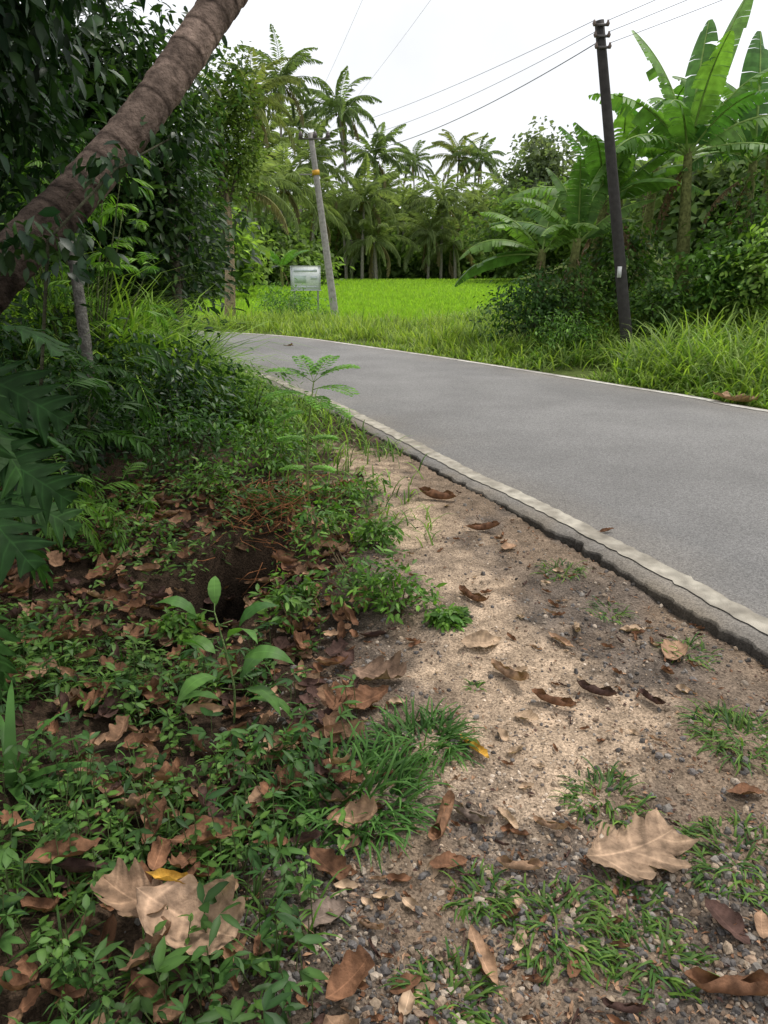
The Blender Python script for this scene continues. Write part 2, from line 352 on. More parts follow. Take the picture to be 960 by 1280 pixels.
def blades(mb,x,y,ln,wd,pit_,cA,cB,T=TB,zoff=0):
    m=len(x); z=H(x,y)+zoff
    S=np.column_stack([wd/.05*np.ones(m),ln,ln])
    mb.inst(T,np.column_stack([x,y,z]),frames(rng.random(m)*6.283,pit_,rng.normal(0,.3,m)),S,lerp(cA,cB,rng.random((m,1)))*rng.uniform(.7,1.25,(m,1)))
# ---------------------------------------------------------------- grasses (stuff)
def vergeB(n,d0,d1,xr,l0,l1,w,cA,cB,name,label,T=TB,pm=1.15,ps=.28,xf=None):
    i=rng.uniform(0,1,n); k=(i*(len(RF)-1)).astype(int); p=RF[k]; tn=np.gradient(RF,axis=0)[k]; nn=np.stack([tn[:,1],-tn[:,0]],1); nn/=np.linalg.norm(nn,axis=1)[:,None]
    dd=d0+(d1-d0)*rng.random(n)**1.3
    x=p[:,0]+nn[:,0]*dd; y=p[:,1]+nn[:,1]*dd; dL,dR,ins,B=sides(x,y); dens=ss(.25,.6,vn(x,y,.9,41)+.15)
    k=B&(dR>d0*.7)&(x>xr[0])&(x<xr[1])&(y>4)&(rng.random(n)<dens); x,y,dd=x[k],y[k],dd[k]
    ln=rng.uniform(l0,l1,len(x))*(.3+1.0*vn(x,y,1.3,42))*(.4+.6*ss(d0,d0+.9,dd))
    if xf: ln=ln*(.5+.5*ss(xf[0],xf[1],x))
    mb=MB(); blades(mb,x,y,ln,w,rng.normal(pm,ps,len(x)),cA,cB,T)
    return tag(mb.build(name,M_grass),label,'grass',None,'stuff')
vergeB(70000,.1,4,(-14,2.2),.25,.6,.024,(.12,.21,.035),(.34,.42,.10),'roadside_grass','light green verge grass along the far side of the road in front of the paddy field')
TB4=T_blade(.05,1.0,5)
vergeB(110000,.12,4.5,(1.5,9),.45,1.3,.024,(.07,.15,.025),(.31,.42,.09),'tall_grass','tall green grass on the right bank beyond the road',TB4,1.2,.26,(2.,5.5))
x=rng.uniform(-14,9,24000); y=rng.uniform(15.5,25,24000); dL,dR,ins,B=sides(x,y); k=B&(dR>1); x,y=x[k],y[k]
mb=MB(); blades(mb,x,y,rng.uniform(.15,.45,len(x))*(.4+vn(x,y,.7,44)),.028,rng.normal(1.1,.3,len(x)),(.14,.23,.04),(.34,.43,.10)); tag(mb.build('meadow_grass',M_grass),'pale green rough grass between the road and the paddy field','grass',None,'stuff')
# paddy field
mb=MB(); gx=np.linspace(-45,26,90); gy=np.linspace(23.5,92,110); XX,YY=np.meshgrid(gx,gy); ZZ=-.42+(vn(XX,YY,.8,50)-.5)*.12; cc=lerp((.22,.38,.045),(.28,.44,.06),vn(XX.ravel(),YY.ravel()*.4,.25,51)[:,None])
idx=np.arange(XX.size).reshape(XX.shape); mb.add(np.stack([XX,YY,ZZ],-1),[],np.stack([idx[:-1,:-1],idx[:-1,1:],idx[1:,1:],idx[1:,:-1]],-1).reshape(-1,4),cc)
tag(mb.build('paddy_field',M_far),kind='structure')
y=23.8+55*rng.random(60000)**1.8; x=rng.uniform(-.42,.30,60000)*y; m=len(x); mb=MB(); ln=rng.uniform(.18,.3,m)
mb.inst(TQ,np.column_stack([x,y,np.full(m,-.42)]),frames(rng.random(m)*6.3,rng.normal(1.3,.2,m),0),np.column_stack([ln*.22*(1+y/30),ln,ln]),lerp((.25,.42,.045),(.34,.5,.075),rng.random((m,1))))
tag(mb.build('rice_plants',M_grass),'bright green young rice covering the flat paddy field','rice',None,'stuff')
mb=MB(); px=np.linspace(-3,6,30); P=[];
for xx in px: 
    for dy in (0,.45): P.append((xx,22.0+dy+.06*xx,h(xx,22.0+dy+.06*xx)+.12))
mb.add(P,[],[(2*i,2*i+2,2*i+3,2*i+1) for i in range(29)],(.4,.33,.25)); tag(mb.build('footpath',M_ground),kind='structure')
# ---------------------------------------------------------------- palms
def make_palm(loc,ht,label,group,nf=28,fl=5.1,lean=.6,ca=(.11,.15,.05),r0=.14,det=34,M=M_far,droopy=1.):
    t=thing('coconut_palm',loc,label,'palm tree',group)
    a=rng.random()*6.3; s=np.linspace(0,1,14); P=np.column_stack([loc[0]+lean*math.cos(a)*s**2,loc[1]+lean*math.sin(a)*s**2,loc[2]+ht*s])
    mb=MB(); tube(mb,P,np.linspace(r0*1.25,r0*.75,14),(.26,.24,.21),7); mb.build('trunk',M_bark,t)
    mb=MB(); top=P[-1]
    for i in range(nf):
        f=i/nf; pitch=1.45-2.0*f+rng.normal(0,.18); c=lerp(ca,np.array(ca)*np.array([1.6,1.5,1.4]),rng.random())
        if f>.92: c=np.array([.27,.24,.12])
        frond(mb,top,i*2.4+rng.normal(0,.25),pitch,fl*rng.uniform(.75,1.12),(1.05+.8*rng.random())*droopy,det,fl*.18,.16,.4+.5*f,c,TQ,.05,np.array(c)*1.3)
    for i in range(6):
        b=rng.random()*6.3; cpt=top+np.array([math.cos(b)*.3,math.sin(b)*.3,-.3]); T=T_stone(); mb.inst(T,cpt[None],frames(b,0,0),np.array([.16]),(.2,.2,.06))
    mb.build('crown',M,t); return t
palms=[
(345,104,80,'tallest coconut palm left of the leaning grey pole, rising above its neighbours'),
(314,130,68,'coconut palm with yellowish fronds just right of the slim climber-covered tree'),
(437,142,84,'tall coconut palm with full crown just right of the left utility pole top'),
(404,205,78,'coconut palm with drooping fronds directly behind the left utility pole'),
(466,200,86,'mid height coconut palm right of the tall full-crowned palm'),
(520,203,112,'small distant coconut palm left of the twin palms on the skyline'),
(571,198,118,'left one of the twin slender palms on the skyline'),
(605,201,116,'right one of the twin slender palms on the skyline'),
(553,255,84,'squat coconut palm with pale drooping fronds at the far field edge'),
(588,262,90,'coconut palm at the far field edge beside the right bank bushes'),
(503,265,90,'low coconut palm at the far field edge below the small skyline palm'),
(350,236,64,'coconut palm with long arching fronds above the signboard, left side'),
(308,240,58,'nearest coconut palm behind the slim climber-covered tree'),
(432,275,82,'short coconut palm at the field edge right of the left utility pole'),
(372,160,92,'thin coconut palm half hidden left of the left utility pole'),
(640,255,96,'coconut palm low on the skyline left of the banana clump'),
(485,240,95,'coconut palm in the second row behind the far field edge'),
(536,292,84,'youngest short palm at the middle of the far field edge'),
(452,250,80,'bushy coconut palm in front of the tall full-crowned palm'),
(388,264,74,'low coconut palm behind the signboard with fronds to the ground'),
(328,190,72,'coconut palm between the yellowish-fronded palm and the signboard'),
(470,300,80,'stemless young coconut palm at the far field edge, left of the squat palm'),
(570,305,84,'stemless young coconut palm at the far field edge, right of the squat palm'),
]
protos=[]
for i,(u,v,Yd,lab) in enumerate(palms):
    p=at(u,v,Yd); z0=h(p[0],Yd); ht=p[2]-z0; g='coconut palms beyond the paddy field'
    if i<5:
        t=make_palm((p[0],Yd,z0),ht,lab,g,ca=[(.13,.18,.085),(.19,.22,.095),(.13,.185,.09),(.16,.21,.095),(.14,.195,.09)][i],lean=rng.uniform(.2,1.8)); protos.append((t,ht))  # distance haze mixed into the lighter frond greens
    else:
        src,sh=protos[i%5]; sc=ht/sh
        if .72<sc<1.3: copy_thing(src,(p[0],Yd,z0),rng.random()*6.3,sc,lab)
        else: make_palm((p[0],Yd,z0),ht,lab,g,ca=(.17,.22,.1),lean=.4,fl=4.8)
# ---------------------------------------------------------------- trees
def tree(u,vt,Yd,rx,label,cA,cB,ncl=160,npr=14,size=.45,name='broadleaf_tree',T=TQw,cs=.5,trunkr=.15,M=M_far,cat='tree',group=None,frac=.55,shell=.4,bark=(.13,.11,.085)):
    p=at(u,vt,Yd); z0=h(p[0],Yd); Ht=p[2]-z0; t=thing(name,(p[0],Yd,z0),label,cat,group)
    cz=z0+Ht*(1-frac/2) ; rz=Ht*frac/2
    mb=MB(); s=np.linspace(0,1,8); P=np.column_stack([p[0]+.15*rx*np.sin(s*3),Yd+0*s,z0+s*Ht*.8]); tube(mb,P,np.linspace(trunkr,trunkr*.4,8),bark,8)
    for k in range(6):
        f=rng.uniform(.4,.85); b=P[int(f*7)]; a=rng.random()*6.3; e=b+np.array([math.cos(a)*rx*.6,math.sin(a)*rx*.6,rz*rng.uniform(.2,.8)]); tube(mb,[b,(b+e)/2+np.array([0,0,.1*rz]),e],[trunkr*.4,trunkr*.25,trunkr*.1],(.12,.1,.08),5)
    mb.build('trunk',M_bark,t)
    mb=MB(); crown(mb,(p[0],Yd,cz),(rx,rx,rz),ncl,npr,size,T,cA,cB,-.35,cs,shell); 
    for k in range(4):
        a=rng.random()*6.3; crown(mb,(p[0]+math.cos(a)*rx*.6,Yd+math.sin(a)*rx*.6,cz+rng.uniform(-.5,.5)*rz),(rx*.55,rx*.55,rz*.55),ncl//5,npr,size,T,cA,cB,-.35,cs,shell)
    mb.build('crown',M,t); return t
g='broadleaf trees along the far field edge'
D1,D2=(.09,.14,.055),(.16,.22,.085); Y1,Y2=(.15,.24,.05),(.25,.35,.08)
for a in [
(195,215,48,5,'broad dark tree on the far left behind the roadside bank',D1,D2),
(240,262,40,2.8,'bright yellow-green bushy tree left of the slim climber-covered tree',Y1,Y2),
(310,275,64,4.5,'rounded green tree behind the signboard to its left',D1,Y1),
(378,252,86,5,'dense tree of fresh green behind the left utility pole',Y1,D2),
(420,250,96,6,'dark broad tree behind the palms right of the left pole',D1,D2),
(470,255,98,7,'dark low tree under the palms at mid field edge',D1,Y1),
(515,268,97,6,'low bushy tree at the middle of the far field edge',D1,Y1),
(560,270,99,6,'dark tree below the twin skyline palms',D1,D2),
(600,268,97,6,'low dark tree beside the right end of the far field edge',D1,Y1),
(345,300,62,4,'lower bushy tree behind the signboard',Y1,D2),
(640,215,105,8,'hazy rounded tree on the skyline left of the banana clump',(.12,.16,.09),(.2,.24,.13)),  # haze put into the paler leaf colours, here and in the next tree
(690,160,75,3.5,'pale tree top showing above the left banana plants',(.12,.16,.09),(.2,.24,.13)),
(675,228,70,6,'green tree directly behind the left banana plants',D1,Y1),
(760,220,60,6,'tree behind the right utility pole',D1,Y1),
(905,200,34,5,'tree on the hill behind the tall banana clump',D1,Y1),
(950,175,26,3.2,'dark tree at the right edge of the hill',D1,D2)]:
    tree(*a,group=g if a[2]>75 else None,frac=.95,ncl=250,npr=12,size=.55 if a[2]>55 else .4,cs=.6)
tree(266,66,24,1.0,'slim tree with climber-covered trunk left of the signboard',(.05,.09,.02),(.15,.21,.05),ncl=200,npr=14,size=.16,cs=.22,trunkr=.18,frac=.56,bark=(.3,.23,.15))
def mass(n,xr,yr,hf,s0,s1,cA,cB,name,label,cat,cond=None):
    x=rng.uniform(*xr,n); y=rng.uniform(*yr,n)
    if cond is not None: k=cond(x,y); x,y=x[k],y[k]
    n=len(x); z=H(x,y)+rng.random(n)**1.1*hf(x,y); mb=MB()
    mb.inst(TQw,np.column_stack([x,y,z]),frames(rng.random(n)*6.3,rng.normal(-.2,.6,n),rng.normal(0,.6,n)),rng.uniform(s0,s1,n),lerp(cA,cB,vn(x,y,.25,63)[:,None]*.6+.4*rng.random((n,1)))*rng.uniform(.6,1.2,(n,1)))
    tag(mb.build(name,M_far),label,cat,None,'stuff')
mass(14000,(-75,70),(99,112),lambda x,y:6+5*vn(x,y,.12,60),.9,1.8,(.11,.16,.08),(.19,.25,.12),'distant_woods','dark green woodland mass behind the paddy field','woods')
mass(9000,(-30,-9),(26,60),lambda x,y:1.+2.5*vn(x,y,.2,61),.3,.7,D2,Y2,'undergrowth','thick green undergrowth left of the paddy field','undergrowth',lambda x,y:x<-7.5-.12*y)
mass(20000,(-36,16),(86,97),lambda x,y:1.8+5.*vn(x,y,.22,64),.5,1.2,(.11,.19,.065),(.25,.35,.10),'field_edge_undergrowth','thick green undergrowth at the far edge of the paddy field beneath the palms','undergrowth')
# ---------------------------------------------------------------- shrubs
def shrub(x,y,hh,r,size,cA,cB,label,T=TL,ncl=70,npr=12,cs=None,M=M_leaf,name='shrub',cat='shrub',group=None,droop=-.3,stem=(.1,.09,.06),shell=.35):
    z0=h(x,y); t=thing(name,(x,y,z0),label,cat,group); cs=cs or r*.16
    mb=MB(); crown(mb,(x,y,z0+hh*.5),(r,r,hh*.52),ncl,npr,size,T,cA,cB,droop,cs,shell,zmin=z0+.02); mb.build('foliage',M,t)
    mb=MB()
    for k in range(7):
        a=rng.random()*6.3; f=rng.uniform(.3,.8); b=np.array([x+.1*r*math.cos(a),y+.1*r*math.sin(a),z0-.03]); e=np.array([x+f*r*math.cos(a),y+f*r*math.sin(a),z0+hh*rng.uniform(.5,.95)])
        tube(mb,[b,(b+e)/2+np.array([0,0,.1*hh]),e],[.008*hh+.003,.006*hh+.002,.002],stem,5)
    mb.build('stems',M_bark,t); return t
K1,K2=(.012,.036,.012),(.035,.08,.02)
G1,G2=(.05,.12,.022),(.12,.22,.04)
L1,L2=(.13,.25,.035),(.28,.42,.08)
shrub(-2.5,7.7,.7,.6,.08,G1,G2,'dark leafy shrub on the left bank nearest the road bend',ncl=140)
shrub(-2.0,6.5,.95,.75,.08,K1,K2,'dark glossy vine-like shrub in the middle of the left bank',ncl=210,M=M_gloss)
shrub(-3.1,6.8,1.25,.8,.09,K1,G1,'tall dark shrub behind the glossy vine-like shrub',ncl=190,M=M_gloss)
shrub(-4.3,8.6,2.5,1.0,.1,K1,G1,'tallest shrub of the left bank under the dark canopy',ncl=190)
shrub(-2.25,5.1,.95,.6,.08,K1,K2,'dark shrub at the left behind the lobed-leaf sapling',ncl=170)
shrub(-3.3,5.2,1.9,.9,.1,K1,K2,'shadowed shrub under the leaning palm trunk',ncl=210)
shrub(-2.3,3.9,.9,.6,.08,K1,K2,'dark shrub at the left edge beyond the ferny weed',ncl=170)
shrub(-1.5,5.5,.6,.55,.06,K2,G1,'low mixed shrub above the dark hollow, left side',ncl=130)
shrub(-.85,5.6,.42,.42,.055,G1,L1,'low bright weed clump beside the verge below the feathery sapling top',ncl=90,cat='weed',name='weed_clump')
shrub(-1.25,7.0,.6,.5,.06,G1,L1,'fresh green weed clump on the verge near the road bend',ncl=100,cat='weed',name='weed_clump')
shrub(-1.8,8.9,.5,.4,.06,G1,L2,'small light green weed clump right at the road bend edge',ncl=70,cat='weed',name='weed_clump')
def tallA(n,xr,yr,l0,l1,w,cA,cB,label,name,cond,gr=None):
    x=rng.uniform(*xr,n); y=rng.uniform(*yr,n); dL,dR,ins,B=sides(x,y); k=(~ins)&(~B)&cond(x,y,dL); x,y=x[k],y[k]; d=dL[k]
    ln=rng.uniform(l0,l1,len(x))*(.6+.6*vn(x,y,1.5,70))
    if gr: ln=ln*(.3+.7*ss(gr[0],gr[1],d))
    mb=MB(); blades(mb,x,y,ln,w,rng.normal(1.2,.25,len(x)),cA,cB,TB2); return tag(mb.build(name,M_grass),label,'grass',None,'stuff')
tallA(66000,(-6.5,-1.2),(7.2,13),.7,2.3,.02,(.08,.17,.025),(.28,.42,.08),'tall arching green grass on the left bank by the road bend','bank_grass',lambda x,y,d:(d>.6)&(rng.random(len(x))<ss(.5,1.3,d)),(.7,2.3))
tallA(20000,(-3.5,.3),(4.0,13),.10,.34,.010,G1,L2,'short grass along the left edge of the road','edge_grass',lambda x,y,d:(d>.06)&(d<1.2)&(rng.random(len(x))<ss(5.5,8,y)*.9+.25*(d>.5)+.04))
def feathery(x,y,z,n,l,label,name='feathery_shrub',nn=14,cat='shrub',cA=L1,cB=L2,hh=1.4,r=.5):
    t=thing(name,(x,y,z),label,cat); mb=MB(); ms=MB()
    for i in range(n):
        a=rng.random()*6.3; zz=z+hh*rng.uniform(.35,1); p=np.array([x+rng.normal(0,r*.5),y+rng.normal(0,r*.5),zz])
        frond(mb,p,a,rng.uniform(-.1,.9),l*rng.uniform(.7,1.2),1.5,nn,l*.3,l*.13,.15,lerp(cA,cB,rng.random()),TL,.004)
        if i%4==0: tube(ms,[(x,y,z),((x+p[0])/2,(y+p[1])/2,(z+p[2])/2+.1),p],[.015,.01,.004],(.1,.12,.05),5)
    mb.build('foliage',M_leaf,t); ms.build('stems',M_bark,t); return t
feathery(-2.7,7.0,h(-2.7,7.0),100,.42,'bright feathery fern-like shrub beneath the leaning palm trunk',hh=2.5,r=.55,cA=(.06,.15,.03),cB=(.22,.38,.06))
feathery(-2.0,5.0,h(-2,5),22,.5,'dim feathery fern in front of the dark shrubs on the left',name='fern',cat='fern',hh=1.0,cA=K2,cB=G1)
feathery(-1.75,3.9,h(-1.75,3.9),26,.3,'small feathery weed left of the dark hollow',name='fern',cat='fern',hh=.4,r=.35,cA=G1,cB=L1)
# right bank
shrub(2.45,13.6,1.3,.75,.09,K2,G1,'rounded dark shrub at the left end of the right bank',ncl=180,T=TL2)
shrub(2.9,12.6,.7,.6,.08,G1,L1,'low light green shrub in front of the rounded dark shrub',ncl=110)
shrub(3.2,13.9,1.3,.75,.1,K2,G2,'shrub below the left banana plants',ncl=150,T=TL2)
shrub(4.4,14.9,1.7,.8,.12,K2,G2,'tall leafy shrub behind the right utility pole',ncl=150,T=TL2)
shrub(4.6,13.2,.9,.6,.1,K2,G2,'low dark shrub just right of the foot of the right utility pole',ncl=110,T=TL2)
shrub(5.4,13.2,1.2,.7,.13,G1,L1,'broad-leaved shrub right of the right utility pole',ncl=120,T=TL2)
shrub(6.1,12.6,1.5,.8,.12,G1,L2,'light broad-leaved creeper mound on the right bank',ncl=150,T=TL2)
shrub(6.4,13.6,2.2,1.,.13,K2,L1,'dark creeper mound below the tall banana clump',ncl=170,T=TL2)
shrub(7.4,13.0,3.2,1.2,.11,K1,G2,'tall creeper-covered bush at the right edge of the photo',ncl=260,T=TL2,stem=(.14,.09,.06))
shrub(7.0,11.6,1.5,.8,.1,K1,G2,'dark bush among tall grass at the right edge',ncl=120,T=TL2)
shrub(-2.55,20.8,1.15,.85,.1,G1,L1,'rounded green bush in front of the signboard',ncl=150)
shrub(-1.7,21.5,.7,.5,.1,G1,L2,'small light bush between the rounded bush and the left pole',ncl=60)
# ---------------------------------------------------------------- bananas
def bleaf(p0,yaw,pitch0,length,width,droop,col,tear=.5,va=.25,rows=26,mid=(.3,.42,.12)):
    mb=MB(); s=np.linspace(0,1,rows+1); pt_=pitch0-droop*s**1.5; ds=length/rows
    hx=np.concatenate([[0],np.cumsum(np.cos(pt_[:-1])*ds)]);hz=np.concatenate([[0],np.cumsum(np.sin(pt_[:-1])*ds)])
    P=np.column_stack([p0[0]+hx*math.cos(yaw),p0[1]+hx*math.sin(yaw),p0[2]+hz]); M=frames(np.full(rows+1,yaw),pt_,rng.normal(0,.15)+0*pt_)
    tube(mb,P,np.linspace(.028,.006,rows+1)*length/2,mid,5,False)
    st=int(rows*.14)
    w=width*.5*np.sin(PI*np.clip((s-.1)/.92,0,1)**.75)**.6
    for sd in(-1,1):
        ang=va
        for i in range(st,rows):
            if rng.random()<tear: ang=va-abs(rng.normal(0,.5))*(.3+tear)
            cut=.2*tear if rng.random()<tear else 0
            def sv(k,f,dk): 
                a=ang-.5*f
                return P[k]+ (M[k][:,0]*sd*math.cos(a)+M[k][:,2]*math.sin(a))*w[k]*f + M[k][:,1]*(.18*w[k]*f+dk)
            V=[P[i],P[i+1],sv(i,.5,cut*ds*2),sv(i+1,.5,0),sv(i,1,cut*ds*4),sv(i+1,1,-cut*ds*2)]
            mb.add(V,[],[(0,1,3,2),(2,3,5,4)] if sd>0 else [(0,2,3,1),(2,4,5,3)],np.asarray(col)*rng.uniform(.8,1.15))
    return mb
def banana(x,y,hh,label,leaves,nd=3,r=.11,group='banana plants on the right bank',dk=1.15):
    z0=h(x,y); t=thing('banana_plant',(x,y,z0),label,'banana plant',group)
    mb=MB(); s=np.linspace(0,1,9); lx=rng.normal(0,.12); P=np.column_stack([x+lx*s,y+0*s,z0+hh*s]); tube(mb,P,np.linspace(r*1.3,r*.6,9),np.linspace(1,1.3,9)[:,None]*np.array([.13,.14,.05]),10); mb.build('pseudostem',M_bark,t)
    top=P[-1]
    for (yaw,pt,ln,dr,tr) in leaves:
        c=lerp((.055,.14,.035),(.16,.28,.06),rng.random())*dk  # dk puts light into leaf colour: right plants brighter, left ones darker
        bleaf(top-np.array([0,0,.1]),math.radians(yaw),math.radians(pt),ln,ln*.28,dr,c,tr).build('leaf',M_leaf,t)
    for k in range(nd):
        a=rng.random()*6.3; b=bleaf(top-np.array([0,0,.15+.2*rng.random()]),a,-.5,rng.uniform(1,1.6),.22,1.1,(.22,.15,.085),.9,-.9,14,(.2,.14,.08)).build('dead_leaf',M_dry,t); b['label']='withered brown hanging banana leaf'
    return t
def rl(n,ln): return [(k*137.5+rng.normal(0,12),84-66*k/n+rng.normal(0,5),ln*rng.uniform(.85,1.1),rng.uniform(.6,1.3),rng.uniform(.2,.6)) for k in range(n)]
banana(5.3,14.2,2.65,'tallest banana plant with upright leaves right of the right utility pole',[(10,80,2.6,.35,.1),(150,74,2.3,.6,.3),(60,84,2.2,.4,.2),(185,50,2.1,1.1,.5),(5,62,2.2,.9,.5),(-10,38,2.2,1.2,.6),(210,25,1.9,1.3,.6),(-60,50,1.9,1.2,.5),(-120,42,2.,1.2,.5),(100,60,2.,1.1,.5),(160,20,1.9,1.,.5),(-30,15,1.9,1.,.5),(-90,70,2.,.8,.3)],2)
banana(6.6,15.0,2.4,'banana plant with broad arching leaves at the right edge of the clump',[(10,60,2.4,1.1,.5),(170,65,2.2,1,.4),(80,80,2.4,.4,.2),(-30,40,2.3,1.2,.6),(-90,50,2,1.2,.5),(215,40,2,1.2,.6),(130,55,2,1.,.6),(-150,15,1.9,1.,.6),(-70,75,2.1,.7,.3)],2)
banana(4.6,15.8,2.0,'banana plant just behind the right utility pole',rl(9,1.8),3,dk=1.)
banana(3.8,15.0,2.1,'shorter banana plant with torn leaves left of the right utility pole',rl(11,1.9),4,dk=1.)
banana(3.2,14.2,1.7,'banana plant standing among the shrubs left of the right utility pole',rl(10,1.6),3,dk=.9)
banana(2.75,14.3,1.6,'small banana plant with one leaf drooping toward the field',[(180,5,1.7,1.1,.15),(176,30,1.6,1.5,.3),(150,55,1.5,1.1,.5),(60,70,1.4,.8,.3),(-60,45,1.5,1.3,.6),(215,45,1.4,1.2,.5),(20,40,1.4,1.2,.5)],3,dk=.9)
banana(5.4,17.0,2.6,'banana plant at the back of the clump between the two tallest ones',rl(9,2.),1)
banana(7.6,16.2,2.8,'rear banana plant at the right edge of the photo',rl(9,2.2),1)
p=at(352,335,55); 
banana(p[0],55,1.6,'small distant banana plant near the signboard',[(k*60+10,55,2.4,1.1,.4) for k in range(6)],1,group=None)
# ---------------------------------------------------------------- upper left canopy tree + leaning palm
def bigtree(x,y,trunkP,clouds,label,size,cA,cB,T,name='dense_tree'):
    z0=h(x,y); t=thing(name,(x,y,z0),label,'tree'); mb=MB(); tube(mb,trunkP,np.linspace(.14,.05,len(trunkP)),(.09,.08,.065),9)
    for (c,r,n) in clouds:
        b=np.array(trunkP[-2]); tube(mb,[b,(b+np.array(c))/2+np.array([0,0,.2]),np.array(c)],[.05,.035,.015],(.06,.05,.04),6)
    mb.build('trunk',M_bark,t); mb=MB()
    for (c,r,n) in clouds: crown(mb,c,r,n,9,size,T,cA,cB,-.75,size*1.1,.25)
    mb.build('crown',M_gloss,t); return t
z=h(-3.3,6.2); q1=tuple(at(215,172,4.0)); q2=tuple(at(145,210,3.5)); q3=tuple(at(60,300,3.1))
bigtree(-3.3,6.2,[(-3.3,6.2,z-.05),(-3.35,6.2,z+1),(-3.2,6.25,z+2.2),(-3.0,6.1,z+3.6),(-2.9,6,z+4.6)],
 [((-2.85,5.9,3.2),(.9,1,1.),250),((-3.3,5.6,4.1),(1.3,1.2,1.1),260),((-2.7,6.3,4.4),(.85,1,1.),220),((-3.6,5.3,2.5),(1.,.9,.9),200),((-3.4,6.8,5.6),(1.5,1.5,1.2),180),((-2.95,4.8,3.1),(.7,.5,.8),120),
  ((-2.6,3.0,4.4),(1.6,1.6,.7),220),((-2.3,1.0,4.3),(1.5,1.5,.6),170)],  # two unseen overhead leaf clouds added to shade the left foreground
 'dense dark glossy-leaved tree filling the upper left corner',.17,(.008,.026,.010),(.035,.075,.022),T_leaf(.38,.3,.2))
t=thing('climbing_vine',(q2[0],q2[1],h(q2[0],q2[1])),'dark leafy vine hanging over the lower part of the leaning palm trunk','vine'); mb=MB()
for (c_,r_,n_) in ((q1,(.14,.08,.08),9),(q2,(.15,.06,.1),10),(q3,(.25,.08,.13),16)): crown(mb,c_,r_,n_,7,.075,TL2,(.008,.028,.010),(.035,.075,.02),-.6,.06,.2)
mb.build('foliage',M_gloss,t); mb=MB(); tube(mb,[(q2[0]-.5,q2[1]-.3,h(q2[0]-.5,q2[1]-.3)),(q3[0],q3[1],q3[2]),q2,q1],[.008,.007,.006,.004],(.05,.05,.03),5); mb.build('stem',M_bark,t)
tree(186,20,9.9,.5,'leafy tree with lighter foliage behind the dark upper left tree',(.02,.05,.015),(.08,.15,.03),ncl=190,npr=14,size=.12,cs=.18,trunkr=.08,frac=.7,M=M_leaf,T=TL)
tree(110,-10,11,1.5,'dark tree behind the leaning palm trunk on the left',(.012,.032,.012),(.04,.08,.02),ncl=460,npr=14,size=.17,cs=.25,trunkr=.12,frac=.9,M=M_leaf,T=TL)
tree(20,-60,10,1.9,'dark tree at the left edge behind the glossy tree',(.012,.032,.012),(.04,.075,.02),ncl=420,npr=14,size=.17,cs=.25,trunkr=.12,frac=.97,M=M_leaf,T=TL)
A0=at(-5,345,3.4); A1=at(95,243,3.75); A2=at(188,132,4.15); A3=at(275,5,4.6); DA=A3-A2
pts=[(A0[0]-1.15,A0[1]-.6,h(A0[0]-1.15,A0[1]-.6)-.05),(A0[0]-.55,A0[1]-.3,.78),A0,A1,A2,A3,A3+1.1*DA,A3+2.4*DA+np.array([-.1,0,.2]),A3+4.*DA+np.array([-.5,-.2,.9]),A3+5.2*DA+np.array([-1.,-.5,2.])]
P=cr([tuple(a) for a in pts],520); t=thing('leaning_coconut_palm',tuple(pts[0]),'thick leaning coconut trunk with ring scars crossing the upper left corner','palm tree')
s=np.linspace(0,1,520)
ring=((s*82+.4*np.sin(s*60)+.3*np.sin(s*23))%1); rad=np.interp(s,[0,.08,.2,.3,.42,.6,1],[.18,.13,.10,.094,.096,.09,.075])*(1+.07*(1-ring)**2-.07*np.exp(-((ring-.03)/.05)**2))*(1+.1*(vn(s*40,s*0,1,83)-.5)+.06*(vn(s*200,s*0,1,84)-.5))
colr=lerp((.045,.033,.026),(.2,.145,.115),ss(.2,.36,s)[:,None])*(.6+.8*vn(s*90,s*0,1,80))[:,None]*np.where(ring<.12,.4,1)[:,None]  # bark darkened toward the base, shade painted into the lower trunk
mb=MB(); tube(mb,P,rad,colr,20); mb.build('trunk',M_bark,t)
mb=MB()
for i in range(16): frond(mb,P[-1],i*2.4,1.3-1.7*i/16,3.,1.1,22,.8,.3,.5,(.1,.15,.04),TQ,.03)
mb.build('crown',M_leaf,t)
tt=thing('slim_tree',(-2.3,6.0,h(-2.3,6)),'slim grey trunk standing among the dark shrubs on the left','tree'); mb=MB(); tube(mb,[(-2.3,6,h(-2.3,6)-.05),(-2.29,6,.9),(-2.31,6.03,1.4),(-2.4,6.1,1.95)],[.05,.045,.04,.03],(.16,.15,.13),9); mb.build('trunk',M_bark,tt); mb=MB(); crown(mb,(-2.5,6.1,2.3),(.45,.45,.45),60,9,.13,TL,K1,K2,-.5,.15); mb.build('crown',M_leaf,tt)
